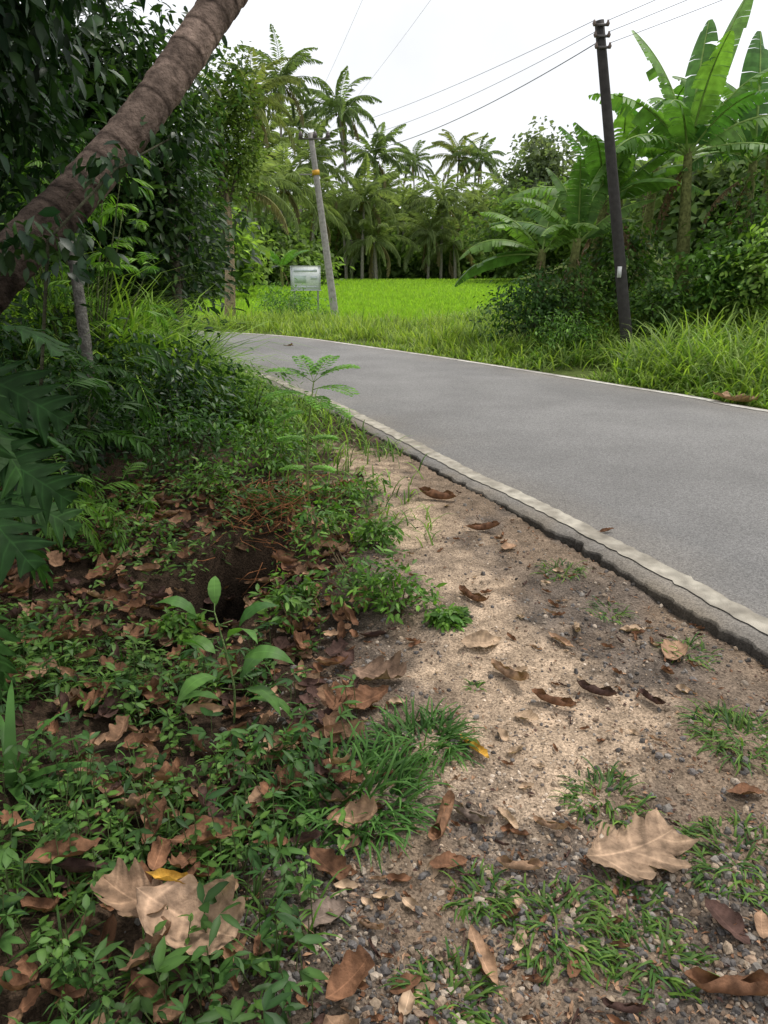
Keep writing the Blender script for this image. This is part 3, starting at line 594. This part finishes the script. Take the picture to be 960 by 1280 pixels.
# ---------------------------------------------------------------- poles & wires
def pole(base,top,r0,r1,label,col):
    base=np.array(base);top=np.array(top); t=thing('utility_pole',tuple(base),label,'utility pole'); mb=MB(); s=np.linspace(-.02,1,12)[:,None]; tube(mb,base+(top-base)*s,np.linspace(r0,r1,12),col,14); mb.build('pole_shaft',M_pole,t); return t
PY=12.3
RB=at(787,420,PY); RB[2]=h(RB[0],PY); RT=at(749,26,PY)
t=pole(RB,RT,.094,.066,'dark leaning utility pole standing in the grass of the right bank',(.05,.046,.043))
d=RT-RB
for k,f in enumerate((.985,.955,.925)):
    b=RB+d*f; mb=MB(); box(mb,b+np.array([0,-.08,0]),(.2,.035,.03),(.1,.09,.085)); mb.build('bracket',M_metal,t)
    for sx in(-.10,.09): mb=MB(); tube(mb,[b+np.array([sx,-.09,-.02]),b+np.array([sx,-.09,.015]),b+np.array([sx,-.09,.035]),b+np.array([sx,-.09,.06])],[.014,.028,.018,.012],(.16,.12,.1),8); mb.build('insulator',M_metal,t)
mb=MB(); b=RB+d*.27+np.array([-.055,-.115,0]); box(mb,b,(.06,.02,.16),(.6,.6,.58)); mb.build('number_plate',M_metal,t)
LB=at(421,392,25); LB[2]=h(LB[0],25)-.05; LT=at(388,166,25)
t2=pole(LB,LT,.13,.08,'pale grey leaning utility pole with yellow band beside the paddy field',(.33,.31,.29))
d2=LT-LB; mb=MB(); bb=LB+d2*.81; tube(mb,[bb-d2*.012,bb+d2*.012],[.115,.115],(.6,.32,.02),14); mb.build('yellow_band',M_metal,t2)
mb=MB(); b=LB+d2*.97; box(mb,b+np.array([.1,-.08,0]),(.95,.05,.05),(.12,.11,.1)); mb.build('crossarm',M_metal,t2)
for sx in(-.3,.12,.5): mb=MB(); tube(mb,[b+np.array([sx,-.08,.02]),b+np.array([sx,-.08,.1]),b+np.array([sx,-.08,.2])],[.05,.07,.03],(.1,.08,.08),8); mb.build('insulator',M_metal,t2)
mb=MB(); box(mb,bb+np.array([-.25,0,-.05]),(.5,.04,.04),(.3,.28,.26)); mb.build('bracket',M_metal,t2)
def wire(a,b,sag,label,r=.009,group=None,col=(.16,.16,.165)):
    a=np.array(a);b=np.array(b); s=np.linspace(0,1,30)[:,None]; P=a+(b-a)*s; P[:,2]-=(sag*4*s*(1-s))[:,0]; mb=MB(); tube(mb,P,r,col,5); tag(mb.build('power_line',M_metal,origin=tuple(a)),label,'power line',group)
g='power lines between the two poles'
for k,f in enumerate((.985,.955,.925)): 
    wire(RB+d*f+np.array([-.10,-.10,.05]),LB+d2*(.97-.05*k)+np.array([.12,-.1,.1]),.15+.12*k,['topmost','middle','lowest'][k]+' power line slung between the right and left utility poles',.004 if k<2 else .007,g)
nxt=np.array([11.5,5.5,7.4])
for k,f in enumerate((.985,.955,.925)): wire(RB+d*f+np.array([.09,-.10,.05]),nxt+np.array([0,0,-.3*k]),.15,['upper','middle','lower'][k]+' power line running from the right pole off the top right of the photo',.004,'power lines leaving the right pole')
wire(LB+d2*.97+np.array([.5,-.08,.2]),(3.6,6,7.5),.3,'faint power line rising from the left pole to the top of the photo, lower one',.0028,None,(.6,.6,.62))
wire(LB+d2*.97+np.array([-.3,-.08,.2]),(1.8,6,7.3),.3,'faint power line rising from the left pole to the top of the photo, upper one',.0028,None,(.6,.6,.62))
# ---------------------------------------------------------------- signboard
c=at(382,348,27); zg=h(c[0],27); t=thing('signboard',(c[0],27,zg),'small white and grey signboard on posts at the edge of the paddy field','signboard')
W,Hh=.98,.78
for sx in(-.4,.4): mb=MB(); box(mb,(c[0]+sx,27.04,(zg+c[2]+Hh/2)/2),(.06,.05,c[2]+Hh/2-zg),(.3,.3,.3)); mb.build('post',M_metal,t)
mb=MB(); box(mb,(c[0],27,c[2]),(W,.03,Hh),(.76,.79,.8)); bd=mb.build('board',M_metal,t)
mb=MB(); 
for s_ in((0,Hh/2,W+.05,.025),(0,-Hh/2,W+.05,.025)): box(mb,(c[0]+s_[0],26.985,c[2]+s_[1]),(s_[2],.05,s_[3]),(.5,.52,.53))
for sx in(-W/2,W/2): box(mb,(c[0]+sx,26.985,c[2]),(.025,.045,Hh-.03),(.5,.52,.53))
mb.build('frame',M_metal,t)
mb=MB(); box(mb,(c[0],26.978,c[2]+.25),(W*.8,.012,.07),(.55,.6,.64)); box(mb,(c[0]-.18,26.978,c[2]-.03),(.4,.012,.24),(.5,.6,.53)); box(mb,(c[0]+.28,26.978,c[2]+.02),(.22,.012,.1),(.58,.63,.66)); box(mb,(c[0],26.978,c[2]-.28),(W*.8,.012,.05),(.56,.6,.62)); mb.build('printed_panel',M_metal,bd)
# ---------------------------------------------------------------- foreground plants
b=G(388,650,-.08); y0=b[1]; z0=h(b[0],y0); tp=at(392,478,y0); t=thing('feathery_sapling',(b[0],y0,z0),'slender sapling with feathery leaves standing between the verge and the left bank','sapling')
mb=MB(); st=np.array([(b[0],y0,z0-.02),(b[0]-.01,y0,z0+.3),(b[0]+.01,y0,z0+.6),tp]); stc=cr(st,20); tube(mb,stc,np.linspace(.009,.004,20),(.2,.26,.08),6); mb.build('stem',M_bark,t)
TLs=T_leaf(.42,.1,.1)
for (zz,yaw,pt,ln) in [(1.,8,40,.27),(1.,50,60,.22),(1.,172,35,.27),(1.,130,65,.2),(.95,-25,20,.27),(.93,200,25,.26),(.9,-70,15,.22),(.86,-5,5,.24),(.84,185,5,.2),(.62,10,25,.17),(.6,180,25,.17),(.4,0,20,.16),(.38,170,20,.16),(.22,20,20,.14)]:
    p0=stc[int(zz*19)]; mb=MB(); a=math.radians(yaw); n=9; pt_=math.radians(pt)-np.linspace(0,.8,n+1); ds=ln/n
    hx=np.concatenate([[0],np.cumsum(np.cos(pt_[:-1])*ds)]);hz=np.concatenate([[0],np.cumsum(np.sin(pt_[:-1])*ds)]); Q=np.column_stack([p0[0]+hx*math.cos(a),p0[1]+hx*math.sin(a),p0[2]+hz]); tube(mb,Q,.0022,(.25,.36,.08),4)
    for i in range(2,n+1):
        for sd in(-1,1): frond(mb,Q[i],a+sd*1.1,pt_[i]*.4+.15,ln*.36*math.sin(PI*(i/(n+1)))**.5,.3,7,.026,.032,.0,(.16,.34,.05),TLs,.0012)
    mb.build('leaf',M_leaf,t)
TLob=[lobed(6,.84,.33,96,None,0,.03,k,R2=-.7,fwd=.85,vein=.55,vt=.86) for k in range(3)]
root=(-1.65,2.5,h(-1.65,2.5)); t=thing('lobed_leaf_sapling',root,'dark green sapling with large deeply lobed drooping leaves at the left edge','sapling')
mb=MB(); tube(mb,[root,(-1.6,2.5,.4),(-1.55,2.55,.8),(-1.5,2.6,1.45)],[.02,.017,.013,.008],(.1,.12,.06),7); mb.build('stem',M_bark,t)
for (u,v,Yd,yaw,pt,ln) in [(-40,395,2.7,-15,-10,.38),(-60,450,2.7,-10,-25,.45),(-70,430,2.5,-50,-50,.45),(-50,540,2.45,-10,-30,.42),(-60,600,2.4,-35,-25,.44),(-60,640,2.4,5,-35,.42),(-60,520,2.8,15,-15,.46),(-50,720,2.2,-30,-60,.38),(-70,560,2.6,-60,-45,.45),(-20,480,2.9,-20,-50,.38),(-30,610,2.6,0,-20,.38),(-60,760,2.2,-20,-50,.34),(-50,500,2.5,-25,-40,.4)]:
    p0=at(u,v,Yd); mb=MB(); mb.inst(TLob[rng.integers(3)],p0[None],frames(math.radians(yaw),math.radians(pt),rng.normal(0,.45)),np.array([ln]),lerp((.012,.038,.010),(.03,.078,.016),rng.random())); tube(mb,[np.array([-1.55,2.55,p0[2]-.05]),p0],[.005,.004],(.1,.14,.06),5); mb.build('leaf',M_lobed,t)
b=G(292,900,-.1); SD=b.copy(); y0=b[1]; z0=h(b[0],y0); t=thing('broadleaf_seedling',(b[0],y0,z0),'broad-leaved seedling with pointed mid-green leaves in the left foreground','seedling')
TLb=lobed(1,0,.17,16,None,.03,.02,5,R2=-.6,fwd=0,vein=.3); top=at(268,765,y0); mb=MB(); st=cr([(b[0],y0,z0-.02),(b[0]+.01,y0,z0+.15),(top[0]+.02,y0,top[2]-.1),tuple(top)],10); tube(mb,st,np.linspace(.005,.0025,10),(.14,.2,.07),6); mb.build('stem',M_bark,t)
for (f,yaw,pt,ln) in [(1,100,35,.14),(1,175,15,.17),(.97,20,20,.18),(.9,-40,10,.18),(.85,205,5,.2),(.75,150,-5,.18),(.7,-5,-5,.21),(.62,230,-10,.2),(.55,-35,-12,.21),(.5,60,0,.18),(.4,185,-15,.22),(.35,-15,-18,.22)]:
    p0=st[int(f*9)]; e=p0+.05*np.array([math.cos(math.radians(yaw)),math.sin(math.radians(yaw)),.2]); mb=MB(); tube(mb,[p0,e],.0018,(.14,.22,.07),4); mb.inst(TLb,e[None],frames(math.radians(yaw),math.radians(pt),rng.normal(0,.35)),np.array([ln]),lerp((.05,.13,.03),(.10,.21,.045),rng.random())); mb.build('leaf',M_leaf,t)
b=G(15,985,-.05); z0=h(*b); t=thing('strap_leaf_plant',(b[0],b[1],z0),'plant with long arching strap leaves at the left edge of the foreground','plant')
TBw=T_blade(.12,.9,6)
for (yaw,pt,ln) in [(5,35,.34),(15,10,.36),(-15,25,.32),(60,70,.3),(85,80,.36),(110,60,.3),(40,50,.3),(-50,20,.25)]:
    mb=MB(); mb.inst(TBw,np.array([[b[0],b[1],z0+.02]]),frames(math.radians(yaw),math.radians(pt),rng.normal(0,.3)),np.array([[ln*.9,ln,ln]]),(.07,.17,.035)); mb.build('leaf',M_leaf,t)
# ground cover
n=2000; x=rng.uniform(-1.8,-.08,n); y=rng.uniform(.85,3.0,n); k=(rng.random(n)<(.07+.93*ss(.46,.6,vn(x,y,3.4,90)+.12*(y<2.0)))*ss(-.12,-.3,x+.05*rng.normal(size=n)))&(np.hypot(x-SD[0],y-SD[1])>.2); x,y=x[k],y[k]
mb=MB(); z=H(x,y); typ=vn(x,y,1.9,97)+rng.normal(0,.15,len(x))
for k in range(len(x)):
    hh=rng.uniform(.02,.18); p=np.array([x[k]+rng.normal(0,.02),y[k]+rng.normal(0,.02),z[k]+hh]); a0=rng.random()*6.3; c=lerp((.028,.075,.02),(.08,.17,.035),rng.random()**1.4)*rng.uniform(.7,1.2)
    if typ[k]<.55:
        m=int(rng.integers(3,6)); sz=rng.uniform(.035,.085); mb.inst(TLn if rng.random()<.6 else TL,np.tile(p,(m,1)),frames(a0+np.array([0,.9,-.9,1.9,-1.9])[:m]+rng.normal(0,.2,m),rng.normal(.0,.3)+rng.normal(0,.3,m),rng.normal(0,.35,m)),sz*np.array([1,.9,.9,.65,.65])[:m]*rng.uniform(.8,1.1,m),c)
    elif typ[k]<.75:
        m=8; f=np.linspace(.3,1,m); Q=np.column_stack([x[k]+(p[0]-x[k])*f,y[k]+(p[1]-y[k])*f,z[k]+hh*f]); mb.inst(TL2,Q,frames(a0+np.arange(m)*1.57+rng.normal(0,.3,m),rng.normal(.1,.3,m),rng.normal(0,.3,m)),rng.uniform(.02,.045,m),c*np.array([1.3,1.2,1]))
    else:
        m=10; mb.inst(TB2,np.tile([x[k],y[k],z[k]],(m,1)),frames(rng.random(m)*6.3,rng.normal(.8,.3,m),rng.normal(0,.3,m)),np.column_stack([np.full(m,.12),rng.uniform(.08,.17,m),rng.uniform(.08,.17,m)]),c*np.array([1.4,1.3,1]))
    tube(mb,[(x[k],y[k],z[k]),p],.0016,(.12,.15,.06),3,False)
tag(mb.build('ground_cover',M_leaf),'low creeping weeds with pointed leaflets carpeting the lower left','weeds',None,'stuff')
n=1300; x=rng.uniform(-2.2,.1,n); y=rng.uniform(2.4,5.6,n); k=(rng.random(n)<ss(.46,.7,vn(x,y,2,92)))&(pit(x,y)<.2)&(np.hypot(x-SD[0],y-SD[1])>.3)&(sandmask(x,y)<.6); x,y=x[k],y[k]; z=H(x,y); m=len(x)
mb=MB()
for j in range(7): mb.inst(TL,np.column_stack([x+rng.normal(0,.03,m),y+rng.normal(0,.03,m),z+rng.uniform(.02,.16,m)]),frames(rng.random(m)*6.3,rng.normal(0,.3,m),rng.normal(0,.3,m)),rng.uniform(.03,.06,m),lerp(K2,G2,rng.random((m,1))))
tag(mb.build('low_weeds',M_leaf),'small scattered green weeds around the hollow on the left','weeds',None,'stuff')
def tuft(u,v,n,ln,r,label,w=.012,cA=G1,cB=L1,T=TB2,pm=.75,name='grass_tuft'):
    b=G(u,v,-.07); z0=h(*b); mb=MB(); a=rng.random(n)*6.3; rr=r*np.sqrt(rng.random(n)); x=b[0]+rr*np.cos(a); y=b[1]+rr*np.sin(a)
    m=n; S=np.column_stack([np.full(m,w/.06),ln*rng.uniform(.5,1.1,m),ln*rng.uniform(.5,1.1,m)])
    mb.inst(T,np.column_stack([x,y,H(x,y)]),frames(a+rng.normal(0,.8,m),rng.normal(pm,.3,m),rng.normal(0,.3,m)),S,lerp(cA,cB,rng.random((m,1)))*rng.uniform(.7,1.2,(m,1)))
    tag(mb.build(name,M_grass,origin=(b[0],b[1],z0)),label,'grass')
B1,B2=(.035,.1,.02),(.11,.24,.05)
tuft(440,1000,380,.18,.21,'large dense clump of dark green strappy grass in the lower middle',.009,B1,B2,pm=.85)
tuft(525,935,220,.16,.14,'second strappy grass clump right of and behind the large dense one',.008,B1,B2,pm=.85)
for a in [
(700,722,90,.11,.1,'grass tuft by the broken asphalt edge, farthest up the verge'),
(860,822,80,.10,.1,'sparse grass tuft close below the asphalt edge at the right'),
(930,935,320,.11,.17,'wide grass tuft at the right edge beside the gravel'),
(755,1005,170,.09,.11,'grass tuft just above the big pale lobed leaf'),
(915,1085,300,.08,.15,'grass tuft right of the big pale lobed leaf'),
(600,1120,120,.08,.07,'small grass tuft between the curled brown leaf and the bottom of the photo'),
(695,1160,260,.09,.12,'spreading grass tuft below and left of the big pale lobed leaf'),
(790,1135,160,.08,.1,'grass tuft directly below the big pale lobed leaf'),
(820,1200,160,.09,.11,'low grass tuft near the bottom between gravel patches'),
(560,1245,170,.09,.09,'grass tuft at the bottom edge of the photo, middle'),
(480,568,160,.16,.2,'grass tuft at the road edge near the top of the sandy verge'),
(592,865,25,.06,.02,'tiny seedling tuft alone in the middle of the sand'),
(760,770,60,.08,.1,'thin grass tuft in the gravel strip below the road edge')]: tuft(*a,w=.007,cA=(.045,.12,.03),cB=(.16,.27,.045),pm=.5)
for (u,v,hh,r,lab) in [(450,745,.3,.26,'leafy green weed in the middle beside the sandy verge'),(400,690,.35,.2,'weed with small leaves just below the feathery sapling'),(495,765,.2,.16,'low light weed spilling onto the sand'),(365,770,.28,.16,'weed at the lip of the dark hollow'),(560,780,.07,.08,'flat broad-leaved weed on the sand'),(270,632,.3,.25,'low weed above the dark hollow'),(150,700,.3,.35,'weed patch left of the dark hollow'),(430,640,.25,.2,'low weed at the top left corner of the sand'),(225,775,.16,.1,'small weed hanging over the near lip of the dark hollow'),(350,645,.22,.18,'weed overhanging the far lip of the dark hollow'),(470,690,.2,.14,'thin weed growing into the left side of the upper sand')]:
    b=G(u,v,-.05); shrub(b[0],b[1],hh,r,.05,G1,L1,lab,ncl=44,npr=8,name='weed',cat='weed',stem=(.16,.12,.07),droop=-.1)
t=thing('dead_twigs',(-.72,4.55,h(-.72,4.55)),'tangle of reddish brown dead twigs above the dark hollow','twigs'); mb=MB()
for k in range(170):
    bx,by=-.68+rng.normal(0,.15),4.4+rng.normal(0,.25); b=np.array([bx,by,h(bx,by)+rng.random()*.2]); a=rng.random()*6.3; e=b+np.array([math.cos(a)*.18,math.sin(a)*.18,rng.normal(-.02,.08)]); tube(mb,[b,(b+e)/2+rng.normal(0,.02,3),e],[.003,.0025,.001],(.3,.13,.06),4)
mb.build('twigs',M_bark,t)['kind']='stuff'
# ---------------------------------------------------------------- dry leaves
TAN,BRN,DRK,PAL,YEL,GRY=(.32,.2,.125),(.18,.09,.05),(.08,.045,.036),(.38,.27,.18),(.45,.25,.04),(.2,.15,.12)
def dry(u,v,lpx,ang,kind,col,label,z=.008,name='dry_leaf'):
    b=G(u,v,-.06+z); z0=h(*b); 
    if u>340 and v<520 or (u==757): z0=0.0; b=G(u,v,0)
    t=math.hypot(b[1],HC); L=lpx/960*t; sd=int(rng.integers(999))
    if kind=='lobe': T=lobed(3,.5,.5,80,None,.05,.055,sd,R2=.9,fwd=.7,vein=.4,vt=.86)
    elif kind=='lobec': T=lobed(3,.45,.42,60,.28,.08,.05,sd,R2=.6,fwd=.65,vein=.4,vt=.84)
    elif kind=='long': T=lobed(1,0,.17,20,.10,.08,.04,sd,R2=.8)
    elif kind=='roll': T=lobed(1,0,.24,20,.075,.08,.05,sd,R2=.45)
    else: T=lobed(1,0,.3,20,.28,.05,.05,sd,R2=.9)
    V=T[0].copy(); V[:,1]-=.5; V*=L; a=math.radians(ang); M=frames(a,rng.normal(0,.1),rng.normal(0,.15))[0]; V=V@M.T; V[:,2]-=V[:,2].min(); V+=np.array([b[0],b[1],z0+z])
    mb=MB(); mb.add(V,[],T[2],np.asarray(col)*T[3][:,None]); o=mb.build(name,M_dry,origin=(b[0],b[1],z0)); tag(o,label,'dry leaf')
for a in [
(788,1068,128,20,'lobe',(.33,.225,.15),'big pale brown lobed dry leaf lying flat at the lower right'),
(235,1150,145,-25,'lobec',(.36,.24,.16),'large curled lobed dry leaf on the weeds at the lower left',.1),
(172,1130,105,150,'lobec',(.28,.18,.115),'brown lobed leaf half under the large curled one at the lower left',.09),
(592,945,62,-60,'long',YEL,'yellow-brown narrow leaf in the middle of the verge'),
(553,1035,100,70,'roll',(.26,.14,.08),'rolled brown leaf left of centre below the yellow leaf'),
(638,855,80,-55,'roll',TAN,'curled tan leaf on the sand'),
(690,885,70,-25,'roll',BRN,'thin rolled leaf right of the curled tan leaf on the sand'),
(745,875,65,-30,'roll',DRK,'dark thin leaf on the sand toward the road'),
(590,755,60,-50,'roll',BRN,'small twisted leaf high on the sand'),
(475,842,80,-20,'lobec',(.2,.13,.09),'grey-brown lobed leaf beside the dark hollow',.02),
(450,880,90,200,'lobec',BRN,'brown lobed leaf below the grey-brown one beside the hollow',.02),
(420,905,80,100,'leaf',DRK,'dark leaf left of the brown lobed leaf beside the hollow'),
(602,1195,85,-75,'long',TAN,'tan leaf standing on edge near the bottom middle'),
(905,1160,65,120,'leaf',DRK,'dark maroon leaf on gravel at the lower right'),
(915,1243,130,-5,'roll',BRN,'long rolled brown leaf at the bottom right corner'),
(215,1103,70,-15,'long',YEL,'yellow leaf above the large curled leaf at the lower left',.14),
(55,800,90,30,'lobec',BRN,'brown leaf at the left edge below the lobed-leaf sapling',.05),
(258,1045,85,10,'leaf',BRN,'brown leaf among the weeds left of the large grass clump',.07),
(80,1075,90,40,'leaf',BRN,'brown leaf lying in the weeds near the left edge',.08),
(635,1025,48,-65,'long',PAL,'small pale leaf right of the rolled brown leaf'),
(690,1038,55,-35,'roll',TAN,'curled leaf above and left of the big pale lobed leaf'),
(590,1025,70,-40,'roll',GRY,'grey rolled leaf crossing the brown one near the centre bottom'),
(600,812,55,10,'leaf',PAL,'pale flat leaf on the upper sand'),
(658,905,38,-40,'leaf',PAL,'little pale leaf below the curled tan leaf'),
(843,820,65,65,'leaf',TAN,'tan leaf leaning in the gravel below the road edge'),
(720,795,45,80,'roll',PAL,'pale curled leaf near the gravel and road edge'),
(700,810,45,-50,'long',TAN,'tan leaf just left of the pale curled leaf near the road edge'),
(545,632,65,-15,'roll',BRN,'long brown leaf near the top of the sand'),
(605,668,55,0,'roll',BRN,'brown leaf close to the road edge near the top of the sand'),
(635,690,30,40,'leaf',TAN,'small tan leaf below the asphalt lip'),
(790,792,38,5,'leaf',PAL,'pale leaf close under the road edge'),
(815,885,50,-60,'roll',DRK,'dark curled leaf on gravel right of the sand'),
(915,503,60,-10,'lobec',TAN,'dry leaf lying at the far edge of the road on the right'),
(360,434,14,0,'lobec',BRN,'small dry leaf on the road near the bend'),
(757,667,26,10,'long',BRN,'small brown leaf on the asphalt near the white line'),
(190,1250,80,-40,'long',BRN,'brown narrow leaf at the bottom left',.04),
(402,1148,65,30,'leaf',GRY,'grey crumpled leaf on gravel left of the centre bottom'),
(465,1162,45,-30,'roll',TAN,'tan leaf on gravel near the bottom left of centre'),
(717,1207,30,60,'leaf',BRN,'small round brown leaf near the bottom'),
(508,1228,40,20,'leaf',BRN,'reddish brown leaf on gravel at the bottom middle'),
(950,1165,38,70,'leaf',TAN,'tan leaf at the right edge of the gravel'),
(780,1262,60,-10,'roll',DRK,'dark rolled leaf at the bottom right of centre'),
(650,1086,70,-5,'roll',TAN,'thin tan leaf left of the big pale lobed leaf'),
(560,1082,50,15,'leaf',BRN,'brown leaf below the rolled brown leaf'),
(330,1000,65,60,'leaf',TAN,'tan leaf between the weeds and the grass clump',.05),
(185,772,65,20,'lobec',BRN,'brown lobed leaf left of the hollow',.04),
(130,722,65,60,'lobec',BRN,'brown lobed leaf among the weeds left of the hollow',.06),
(930,1000,45,-10,'leaf',BRN,'brown leaf in the grass at the right edge'),
]: dry(*a)
srcs=[]
for k in range(5):
    T=lobed(1,0,[.15,.22,.3,.18,.25][k],12,[.06,.1,.2,.05,.12][k],.06,.07,k+50,R2=.55); V=T[0].copy(); V[:,1]-=.5; V[:,2]-=V[:,2].min(); me=MB(); me.add(V*.058,[],T[2],np.asarray([TAN,BRN,PAL,DRK,BRN][k])*T[3][:,None]); srcs.append(me)
x,y=scat(1500,-.35,2.6,1.15,6.0,1.); dL,dR,ins,B=sides(x,y); k=(~ins)&(~B)&(x<.46*y)&(x>-.05-.04*y)&(rng.random(len(x))<.45+.55*(1-sandmask(x,y))); x,y=x[k][:290],y[k][:290]; z=H(x,y); base=[None]*5
for j in range(len(x)):
    q_=j%5
    if base[q_] is None: o=srcs[q_].build('fallen_leaf',M_dry); base[q_]=o
    else: o=base[q_].copy(); COL.objects.link(o)
    o.location=(x[j],y[j],z[j]+.006); o.rotation_euler=(rng.normal(0,.2),rng.normal(0,.2),rng.random()*6.3); s_=rng.uniform(.4,1.45); o.scale=(s_,s_,s_)
    tag(o,'small dry leaf scattered on the sand and gravel of the verge','dry leaf','small dry leaves scattered on the verge')
mb=MB()
Ts=[lobed(3,.42,.38,20,.25,.08,.06,k,R2=.5,fwd=.6) for k in range(3)]+[lobed(1,0,.22,8,.12,.08,.05,k,R2=.5) for k in range(3)]
n=2400; x=rng.uniform(-2.4,-.12,n); y=rng.uniform(.9,5.2,n); k=(rng.random(n)<ss(.28,.58,vn(x,y,2.1,95)+.24*(y>2.0)))&(pit(x,y)<.5); x,y=x[k],y[k]; m=len(x); z=H(x,y)+rng.random(m)*.04
w=rng.integers(6,size=m); cc=np.array([TAN,BRN,BRN,DRK,(.26,.15,.09),DRK])
for q_ in range(6):
    i=w==q_; mm=i.sum(); mb.inst(Ts[q_],np.column_stack([x,y,z])[i],frames(rng.random(mm)*6.3,rng.normal(.05,.3,mm),rng.normal(0,.4,mm)),.05+.13*rng.random(mm)**1.6,cc[rng.integers(6,size=mm)]*rng.uniform(.7,1.3,(mm,1)))
tag(mb.build('leaf_litter',M_dry),'brown leaf litter covering the ground around the hollow on the left','leaf litter',None,'stuff')
n=7000; x,y=scat(n,-.5,2.6,.95,7,1.2); dL,dR,ins,B=sides(x,y); k=(~ins)&(~B)&(rng.random(n)<.35+.65*(1-sandmask(x,y))); x,y=x[k],y[k]; m=len(x); mb=MB()
mb.inst(TQ,np.column_stack([x,y,H(x,y)+.004]),frames(rng.random(m)*6.3,rng.normal(0,.25,m),rng.normal(0,.4,m)),np.column_stack([rng.uniform(.006,.03,m),rng.uniform(.008,.032,m),np.full(m,.02)]),cc[rng.integers(6,size=m)]*rng.uniform(.7,1.4,(m,1)))
tag(mb.build('leaf_crumbs',M_dry),'tiny broken bits of dry leaf strewn over the verge','leaf litter',None,'stuff')
# ---------------------------------------------------------------- light, world, camera
W=bpy.data.worlds.new('World'); SC.world=W; W.use_nodes=True; N=W.node_tree.nodes; Lk=W.node_tree.links; N.clear()
out=N.new('ShaderNodeOutputWorld'); bg=N.new('ShaderNodeBackground'); bg.inputs['Strength'].default_value=.12
sky=N.new('ShaderNodeTexSky'); sky.sky_type='NISHITA'; sky.sun_disc=False; sky.sun_elevation=math.radians(62); sky.sun_rotation=math.radians(50)
tc=N.new('ShaderNodeTexCoord'); nz=N.new('ShaderNodeTexNoise'); nz.inputs['Scale'].default_value=2.2; nz.inputs['Detail'].default_value=6; Lk.new(tc.outputs['Generated'],nz.inputs['Vector'])
mr=N.new('ShaderNodeMapRange'); mr.inputs[1].default_value=.3; mr.inputs[2].default_value=.65; mr.inputs[3].default_value=8.2; mr.inputs[4].default_value=11; Lk.new(nz.outputs['Fac'],mr.inputs[0])
cl=N.new('ShaderNodeCombineColor'); 
for k,f in enumerate((.975,.99,1.02)):
    mm=N.new('ShaderNodeMath'); mm.operation='MULTIPLY'; mm.inputs[1].default_value=f; Lk.new(mr.outputs[0],mm.inputs[0]); Lk.new(mm.outputs[0],cl.inputs[k])
mx=N.new('ShaderNodeMix'); mx.data_type='RGBA'; mx.inputs[0].default_value=.94; Lk.new(sky.outputs[0],mx.inputs[6]); Lk.new(cl.outputs[0],mx.inputs[7])
Lk.new(mx.outputs[2],bg.inputs['Color']); Lk.new(bg.outputs[0],out.inputs[0])
sl=bpy.data.lights.new('sun','SUN'); sl.energy=3.0; sl.angle=math.radians(12); sl.color=(1,.95,.88); so=bpy.data.objects.new('sun',sl); COL.objects.link(so); so.rotation_euler=(math.radians(-28),0,math.radians(-50))
cam=bpy.data.cameras.new('camera'); cam.sensor_fit='HORIZONTAL'; cam.sensor_width=36; cam.lens=36; cam.clip_end=4000; co=bpy.data.objects.new('camera',cam); COL.objects.link(co); co.location=(0,0,HC); co.rotation_euler=(math.radians(90)-PT,0,0); SC.camera=co
SC.view_settings.view_transform='Standard'; SC.view_settings.look='None'; SC.view_settings.exposure=0
for o in SC.objects:
    if '_o' in o: del o['_o']
